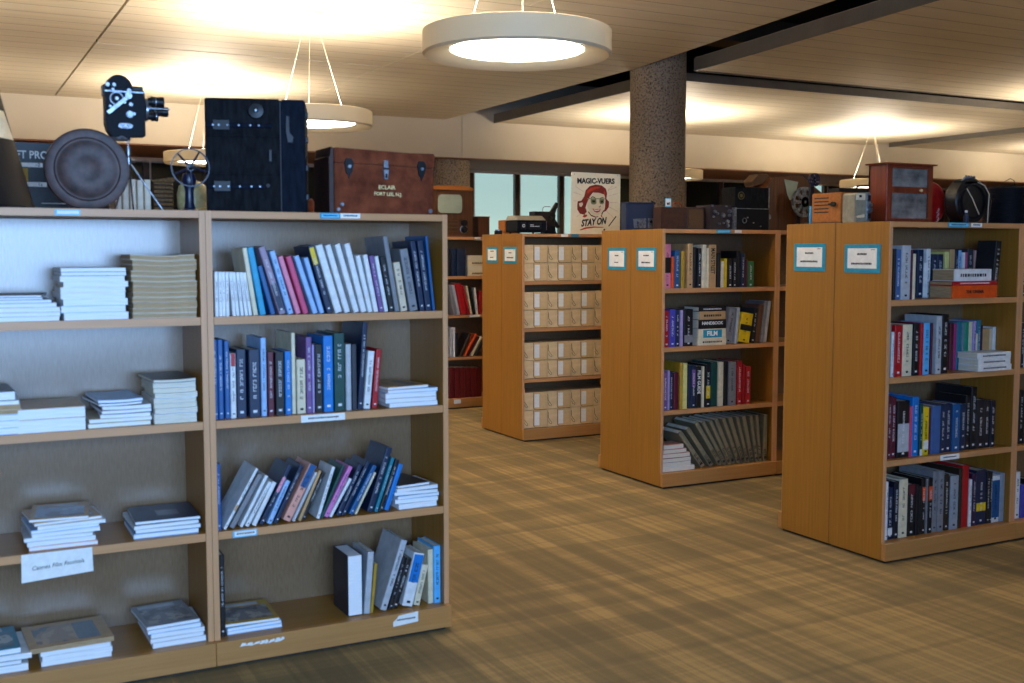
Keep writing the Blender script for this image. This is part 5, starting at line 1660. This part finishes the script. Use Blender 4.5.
# ================================================================== on the middle bookcase
o = thing('blue_film_viewer', 'dark blue box with grey metal plate at left end of the middle bookcase', 'film viewer', (3.975, 6.02, ZT))
MB().box(0.0, 0.215, 0, 0.07, 0, 0.172).build('box_body', M['navybox'], o, 0.004, 2)
MB().box(0.0, 0.215, -0.004, 0.074, 0.1725, 0.180).build('lid', M['navybox'], o, 0.002)
MB().prism([(0.048, 0.072), (0.15, 0.078), (0.15, 0.014), (0.058, 0.012)], -0.004, 0, 'xz').build('metal_plate', M['steel'], o, 0.001)
MB().cyl((0.08, -0.004, 0.045), (0.08, -0.014, 0.045), 0.012).build('knob', M['chrome'], o)
MB().box(0.166, 0.206, -0.004, 0, 0.012, 0.078).build('side_plate', M['steel'], o, 0.001)
MB().cyl((0.186, -0.004, 0.055), (0.186, -0.012, 0.055), 0.010).build('knob', M['blackpaint'], o)
MB().cyl((0.205, 0.02, 0.19), (0.235, 0.02, 0.175), 0.006).build('strap_end', M['blackpaint'], o)

o = thing('suitcase', 'brown leather portable projector case with curved handle on the middle bookcase', 'case', (4.095, 5.80, ZT))
MB().box(0, 0.195, 0, 0.10, 0, 0.142).build('case_body', M['leather_dark'], o, 0.005, 2)
MB().box(0.196, 0.342, 0.004, 0.098, 0.0, 0.146).build('speaker_half', M['leather_dark'], o, 0.004)
MB().box(0.210, 0.330, 0.001, 0.0042, 0.012, 0.132).build('grille_cloth', M['grille'], o)
MB().tube([(0.12, 0.05, 0.142), (0.125, 0.05, 0.165), (0.145, 0.05, 0.176), (0.17, 0.05, 0.174), (0.185, 0.05, 0.160), (0.188, 0.05, 0.142)], 0.005).build('handle', M['leather'], o)
o = thing('price_tag', 'small white upright tag behind the brown case on the middle bookcase', 'tag', (4.335, 6.10, ZT))
MB().box(0, 0.046, 0, 0.002, 0, 0.215).build('card', M['sky_card'], o)
MB().box(0.004, 0.042, -0.0008, 0, 0.165, 0.210).build('paper', M['paper'], o)
MB().box(0.012, 0.026, -0.0014, -0.0008, 0.172, 0.186).box(0.028, 0.034, -0.0014, -0.0008, 0.172, 0.190).build('lettering', M['ink'], o)

o = thing('sound_unit', 'dark maroon electronic unit covered with chrome knobs on the middle bookcase', 'sound unit', (4.45, 5.76, ZT))
MB().box(0, 0.172, 0, 0.16, 0, 0.162).build('unit_body', mottled('dark_maroon_enamel', srgb(26, 18, 24), srgb(38, 26, 34)), o, 0.003, 2)
for x_, z_, r_, m_ in ((0.03, 0.118, 0.012, 'chrome'), (0.05, 0.105, 0.009, 'steel'), (0.096, 0.094, 0.017, 'chrome'), (0.150, 0.122, 0.014, 'chrome'), (0.15, 0.095, 0.010, 'steel'), (0.065, 0.040, 0.007, 'chrome'), (0.10, 0.045, 0.006, 'steel'), (0.135, 0.055, 0.014, 'steel'), (0.135, 0.028, 0.013, 'steel'), (0.02, 0.085, 0.006, 'chrome')):
    MB().cyl((x_, 0, z_), (x_, -0.016, z_), r_, r_ * 0.75, 18).build('knob', M[m_], o)
MB().box(0.006, 0.02, -0.004, 0.004, 0.150, 0.162).box(0.118, 0.134, -0.004, 0.004, 0.150, 0.158).build('bracket', M['chrome'], o, 0.001)

o = thing('box_camera', 'black leatherette camera box with ring dial at front of the middle bookcase', 'box camera', (4.627, 5.72, ZT))
MB().box(0, 0.275, 0, 0.14, 0, 0.148).build('camera_body', M['blackmetal'], o, 0.004, 2)
MB().box(-0.003, 0.0035, 0.002, 0.138, 0.002, 0.146).box(0.004, 0.272, -0.0015, 0.0015, 0.138, 0.142).build('metal_edge', M['steel'], o)
MB().lathe([(0.013, -0.006), (0.018, -0.006), (0.018, 0), (0.013, 0)], (0.065, 0, 0.062), 'y', 28).build('dial_ring', M['chrome'], o)
for x_, z_ in ((0.14, 0.048), (0.20, 0.026), (0.09, 0.082)):
    MB().cyl((x_, 0, z_), (x_, -0.007, z_), 0.0045, n=12).build('stud', M['chrome'], o)
MB().lathe([(0.0001, 0.276), (0.022, 0.276), (0.020, 0.296), (0.012, 0.30), (0.0001, 0.30)], (0, 0.07, 0.09), 'x', 24).build('side_knob', M['steel'], o)
o = thing('camera_case', 'taller black case with brass emblem behind the black camera box', 'camera case', (4.76, 5.90, ZT))
MB().box(0, 0.29, 0, 0.15, 0, 0.292).build('case_body', M['trunk'], o, 0.004, 2)
MB().lathe([(0.022, -0.003), (0.026, -0.003), (0.026, 0), (0.022, 0)], (0.05, 0, 0.235), 'y', 28).lathe([(0.0001, -0.003), (0.012, -0.003), (0.012, 0)], (0.05, 0, 0.235), 'y', 20).build('brass_emblem', mottled('old_brass', srgb(80, 66, 30), srgb(110, 92, 44), rough=0.4), o)
MB().box(0.286, 0.294, -0.001, 0.006, 0.0, 0.29).build('metal_edge', M['steel'], o)

o = thing('wooden_projection_cabinet', 'tilted walnut cabinet with pale trapezoid window behind the black cases', 'wooden cabinet', (5.09, 6.02, ZT))
MB().prism([(0.0, 0.0), (0.52, 0.0), (0.60, 0.25), (0.36, 0.395), (0.10, 0.375), (0.0, 0.27)], 0, 0.24, 'xz').build('cabinet', M['walnut'], o, 0.006, 2)
MB().prism([(0.195, 0.365), (0.322, 0.350), (0.300, 0.262), (0.272, 0.222), (0.248, 0.222), (0.228, 0.255)], -0.004, 0.001, 'xz').build('window', M['crt'], o, 0.001)
MB().cyl((0.05, 0.0, 0.10), (0.05, -0.02, 0.10), 0.018).build('knob', M['chrome'], o)
MB().prism([(-0.04, 0.345), (0.02, 0.40), (0.10, 0.40), (0.13, 0.37), (0.06, 0.33), (-0.02, 0.315)], 0.06, 0.16, 'xz').build('hood', M['grille'], o, 0.004)

# silver reel
def reel(name, label, cat, loc, rad, thick, mat, holes=8, axis_rot=(0, 0, 0), hole=True):
    t = thing(name, label, cat, loc)
    t.rotation_euler = axis_rot
    for y_, nm in ((-thick / 2, 'front_flange'), (thick / 2, 'rear_flange')):
        b = MB()
        n = 64
        # flange with round openings: outer ring, hub disc and spokes between
        b.lathe([(rad * 0.86, y_ - 0.001), (rad, y_ - 0.001), (rad, y_ + 0.001), (rad * 0.86, y_ + 0.001), (rad * 0.86, y_ - 0.001)], axis='y', n=n, smooth=False)
        b.lathe([(0.0001, y_ - 0.001), (rad * 0.36, y_ - 0.001), (rad * 0.36, y_ + 0.001), (0.0001, y_ + 0.001)], axis='y', n=n, smooth=False)
        for k_ in range(holes):
            a_ = 2 * PI * k_ / holes
            w0, w1 = rad * 0.075, rad * 0.16
            ca, sa = math.cos(a_), math.sin(a_)
            pts = []
            for r_, w_ in ((rad * 0.33, w1 * 0.8), (rad * 0.6, w0), (rad * 0.88, w1), (rad * 0.88, -w1), (rad * 0.6, -w0), (rad * 0.33, -w1 * 0.8)):
                pts.append((r_ * ca - w_ * sa, r_ * sa + w_ * ca))
            b.prism(pts, y_ - 0.001, y_ + 0.001, 'xz')
        b.build(nm, mat, t)
    MB().cyl((0, -thick / 2 - 0.001, 0), (0, thick / 2 + 0.001, 0), rad * 0.34, n=32).build('core', M['blackpaint'], t)
    MB().cyl((0, -thick / 2 - 0.004, 0), (0, thick / 2 + 0.004, 0), rad * 0.09, n=16).build('hub', M['steel'], t)
    return t


reel('film_reel', 'silver metal film reel with round openings standing against the walnut cabinet', 'film reel', (5.39, 5.93, ZT + 0.205), 0.105, 0.02, M['chrome'], 8)
o = thing('reel_support', 'dark metal support holding the silver reel beside the orange radio', 'stand', (5.39, 5.95, ZT))
MB().box(-0.012, 0.012, -0.002, 0.006, 0, 0.16).box(-0.05, 0.05, -0.04, 0.04, 0, 0.006).build('bracket', M['blackpaint'], o)
o.location = (5.39, 5.98, ZT)

# ================================================================== on the right-hand bookcase
o = thing('wooden_radio', 'orange-brown wooden box with horizontal slots at the right-hand bookcase end', 'wooden projector box', (3.944, 4.078, ZT))
MB().box(0, 0.125, 0, 0.205, 0.006, 0.150).build('cabinet', M['oak'], o, 0.003, 2)
MB().box(-0.003, 0.128, -0.003, 0.208, 0, 0.006).build('base', M['walnut_h'], o, 0.001)
q = MB()
for k_ in range(5):
    q.box(-0.0015, 0.001, 0.085, 0.185, 0.052 + 0.0175 * k_, 0.058 + 0.0175 * k_)
q.build('slots', M['dark'], o)
q = MB()
for k_ in range(3):
    q.box(0.058 + 0.018 * k_, 0.064 + 0.018 * k_, -0.0015, 0.001, 0.04, 0.12)
q.build('slots', M['dark'], o)
MB().cyl((0, 0.045, 0.092), (-0.016, 0.045, 0.092), 0.012).box(-0.018, -0.012, 0.02, 0.07, 0.087, 0.097).build('knob', M['blackpaint'], o)

t = reel('film_reel', 'small dark blue film reel standing high behind the orange-brown wooden box', 'film reel', (4.0, 4.33, ZT + 0.225), 0.034, 0.012, M['bluemetal'], 6)
o = thing('reel_post', 'black post carrying the small dark blue reel', 'stand', (4.005, 4.352, ZT))
MB().box(-0.013, 0.013, -0.006, 0.006, 0, 0.215).box(-0.03, 0.03, -0.03, 0.03, 0, 0.008).build('post', M['blackpaint'], o, 0.001)
o = thing('blue_card', 'pale blue card standing beside the silver reel and orange wooden box', 'card', (3.975, 4.295, ZT))
MB().prism([(-0.03, 0), (0.02, 0), (0.02, 0.09), (-0.03, 0.09)], 0.0, 0.004, 'xz').build('card', M['sky_card'], o)

o = thing('cine_projector', 'grey-beige cine projector with ivory lever left of the red wooden cabinet', 'cine projector', (3.946, 3.985, ZT))
MB().prism([(0.0, 0.0), (0.100, 0.0), (0.100, 0.148), (0.01, 0.142), (0.0, 0.132)], 0, 0.088, 'xz').build('projector_body', M['beige_plastic'], o, 0.004, 2)
MB().box(0.003, 0.062, -0.0035, 0.0, 0.108, 0.14).build('top_plate', M['ivory'], o, 0.001)
MB().cyl((0.026, -0.0035, 0.126), (0.026, -0.010, 0.126), 0.006).build('button', M['blackpaint'], o)
MB().prism([(0.012, 0.022), (0.006, 0.030), (0.05, 0.040), (0.05, 0.024)], -0.014, -0.0002, 'xz').build('lever', M['ivory'], o, 0.002)
MB().box(0.072, 0.099, -0.004, 0, 0.01, 0.138).build('lens_panel', M['steel'], o, 0.001)
MB().box(0.079, 0.093, -0.007, -0.004, 0.105, 0.132).box(0.079, 0.096, -0.007, -0.004, 0.02, 0.045).build('film_gate', M['blackpaint'], o)
for z_ in (0.062, 0.085):
    MB().cyl((0.088, -0.004, z_), (0.088, -0.018, z_), 0.010).build('lens', M['chrome'], o)
MB().cyl((0.100, 0.02, 0.075), (0.106, 0.02, 0.075), 0.012).build('side_knob', M['blackpaint'], o)

# long black case at the back of the top, with a handle
o = thing('long_black_case', 'long flat black case with handle lying behind the cine projector', 'case', (4.20, 4.33, ZT))
MB().box(-0.02, 0.34, 0, 0.1, 0, 0.19).build('case_body', M['blackpaint'], o, 0.006, 2)
MB().tube([(0.14, 0.05, 0.19), (0.15, 0.05, 0.204), (0.20, 0.05, 0.210), (0.26, 0.05, 0.206), (0.27, 0.05, 0.19)], 0.005).build('handle', M['blackmetal'], o)

# red-brown wooden cabinet with two glass panels
o = thing('glass_front_cabinet', 'red-brown wooden cabinet with two glazed doors on the right-hand bookcase', 'wooden cabinet', (4.105, 3.945, ZT))
CW, CHt = 0.312, 0.282
q = MB().box(0, 0.012, 0.004, 0.115, 0, CHt).box(CW - 0.012, CW, 0.004, 0.115, 0, CHt).box(0, CW, 0.105, 0.115, 0, CHt).box(0, CW, 0.004, 0.115, 0, 0.012)
q.build('cabinet', M['mahogany'], o)
MB().prism([(-0.012, CHt + 0.0005), (CW + 0.012, CHt + 0.0005), (CW + 0.018, CHt + 0.008), (-0.016, CHt + 0.008)], -0.018, 0.125, 'xz').build('cornice', M['mahogany'], o)
fr = MB().box(0, 0.033, -0.006, 0.004, 0, CHt).box(CW - 0.033, CW, -0.006, 0.004, 0, CHt).box(0.033, CW - 0.033, -0.006, 0.004, 0, 0.022).box(0.033, CW - 0.033, -0.006, 0.004, 0.145, 0.176).box(0.033, CW - 0.033, -0.006, 0.004, CHt - 0.018, CHt)
fr.build('door_frame', M['mahogany'], o, 0.001)
for z0_, z1_ in ((0.022, 0.145), (0.176, CHt - 0.018)):
    MB().box(0.034, CW - 0.034, 0.0, 0.003, z0_, z1_).build('glass_pane', M['cabglass'], o)
MB().lathe([(0.0001, -0.022), (0.006, -0.021), (0.008, -0.015), (0.005, -0.010), (0.005, -0.006)], (0.222, 0, 0.160), 'y', 20).build('brass_knob', M['gold'], o)

# red reel case
o = thing('red_reel_case', 'red round reel case standing behind the red-brown glazed cabinet', 'reel case', (4.60, 4.13, ZT + 0.1105))
MB().lathe([(0.0001, -0.02), (0.105, -0.02), (0.110, -0.016), (0.110, 0.018), (0.105, 0.02), (0.0001, 0.02)], axis='y', n=56).build('case_body', M['redpaint'], o)
MB().lathe([(0.03, -0.026), (0.045, -0.024), (0.045, -0.02), (0.0001, -0.02)], (-0.045, 0, 0.012), 'y', 36).build('hub_rim', M['chrome'], o)
MB().lathe([(0.0001, -0.0255), (0.03, -0.0255)], (-0.045, 0, 0.012), 'y', 36).build('hub_hollow', M['blackpaint'], o)
q = MB()
for k_ in range(9):
    q.obox((0.045 + 0.006 * (k_ % 3), -0.0205, -0.095 + 0.008 * k_), 0.010, 0.001, 0.003, Matrix.Rotation(R(35 * (k_ % 3)), 3, 'Y'))
q.build('white_mark', M['paper'], o)
o = thing('red_lamp', 'small bright pink-red lamp top right of the red case', 'lamp', (4.70, 4.36, ZT))
MB().cyl((0, 0, 0), (0, 0, 0.19), 0.006).build('post', M['blackpaint'], o)
MB().box(-0.012, 0.014, -0.012, 0.012, 0.19, 0.222).build('lamp_shade', mottled('coral_plastic', srgb(235, 90, 80), srgb(245, 110, 95)), o, 0.003)  # plain bright coral colour, no emission

# black machine with coils and cables
o = thing('motor_unit', 'round black motorised film machine tangled with pale cables', 'film machine', (4.745, 3.98, ZT))
MB().lathe([(0.0001, -0.03), (0.108, -0.03), (0.118, -0.02), (0.118, 0.05), (0.108, 0.06), (0.0001, 0.06)], (0, 0.02, 0.118), 'y', 48).build('drum', M['blackpaint'], o)
MB().lathe([(0.082, -0.036), (0.092, -0.034), (0.092, -0.03), (0.082, -0.03)], (0, 0.02, 0.118), 'y', 48).build('drum_ring', M['blackmetal'], o)
MB().box(-0.07, 0.03, -0.01, 0.06, 0.20, 0.222).build('top_block', M['blackmetal'], o, 0.004)
for x_ in (-0.045, -0.025, -0.005, 0.015):
    MB().cyl((x_, 0.02, 0.222), (x_ + 0.004, 0.0, 0.246), 0.009, 0.007).build('knob', M['steel'], o)
MB().tube([(-0.06, -0.02, 0.18), (-0.035, -0.035, 0.13), (-0.012, -0.04, 0.085), (0.012, -0.04, 0.05)], 0.0026).build('cable', M['wire'], o)
MB().tube([(0.03, -0.01, 0.215), (0.07, -0.02, 0.20), (0.095, -0.03, 0.155), (0.085, -0.035, 0.08), (0.09, -0.03, 0.02), (0.088, -0.03, 0.004)], 0.0026).build('cable', M['wire'], o)
MB().tube([(0.04, -0.01, 0.21), (0.10, -0.015, 0.185), (0.125, -0.02, 0.12), (0.115, -0.02, 0.05), (0.08, -0.03, 0.012)], 0.0022).build('cable', M['grille'], o)
MB().tube([(-0.105, -0.01, 0.08), (-0.12, -0.02, 0.12), (-0.09, -0.02, 0.17), (-0.05, -0.02, 0.19)], 0.003).build('cable', M['blackpaint'], o)
MB().box(-0.06, 0.08, -0.02, 0.08, 0, 0.012).build('base', M['blackpaint'], o, 0.002)
o = thing('small_bottle', 'tiny dark blue bottle in front of the black film machine', 'bottle', (4.615, 3.90, ZT))
MB().lathe([(0.0001, 0), (0.012, 0), (0.013, 0.004), (0.013, 0.038), (0.006, 0.046), (0.006, 0.055), (0.0001, 0.055)], n=20).build('bottle_body', M['navybox'], o)
MB().lathe([(0.0001, 0.0552), (0.007, 0.0552), (0.007, 0.066), (0.0001, 0.067)], n=16).build('cap', M['silver_ink'], o)

# ribbed black drum at right
o = thing('ribbed_drum_case', 'ribbed black drum-shaped case at the right end of right-hand bookcase', 'drum case', (5.04, 4.00, ZT))
prof = [(0.0001, 0.0)]
r0 = 0.118
for k_ in range(22):
    prof += [(r0, 0.004 + 0.0085 * k_), (r0 + 0.003, 0.006 + 0.0085 * k_), (r0 + 0.003, 0.009 + 0.0085 * k_), (r0, 0.011 + 0.0085 * k_)]
prof += [(r0 - 0.01, 0.200), (0.0001, 0.206)]
MB().lathe(prof, n=48).build('drum_body', M['blackmetal'], o)
MB().tube([(-0.06, 0, 0.202), (-0.03, 0, 0.225), (0.02, 0, 0.245), (0.05, 0, 0.235), (0.06, 0, 0.204)], 0.0018).build('wire_handle', M['blackpaint'], o)
o = thing('brown_radio', 'dark brown wooden box at the right photo edge beside ribbed drum', 'wooden box', (5.20, 4.12, ZT))
MB().box(0, 0.3, 0, 0.2, 0, 0.17).build('box_body', M['walnut_h'], o, 0.004)
MB().box(-0.004, 0.304, -0.004, 0.204, 0.1705, 0.182).build('lid', M['walnut'], o, 0.003)
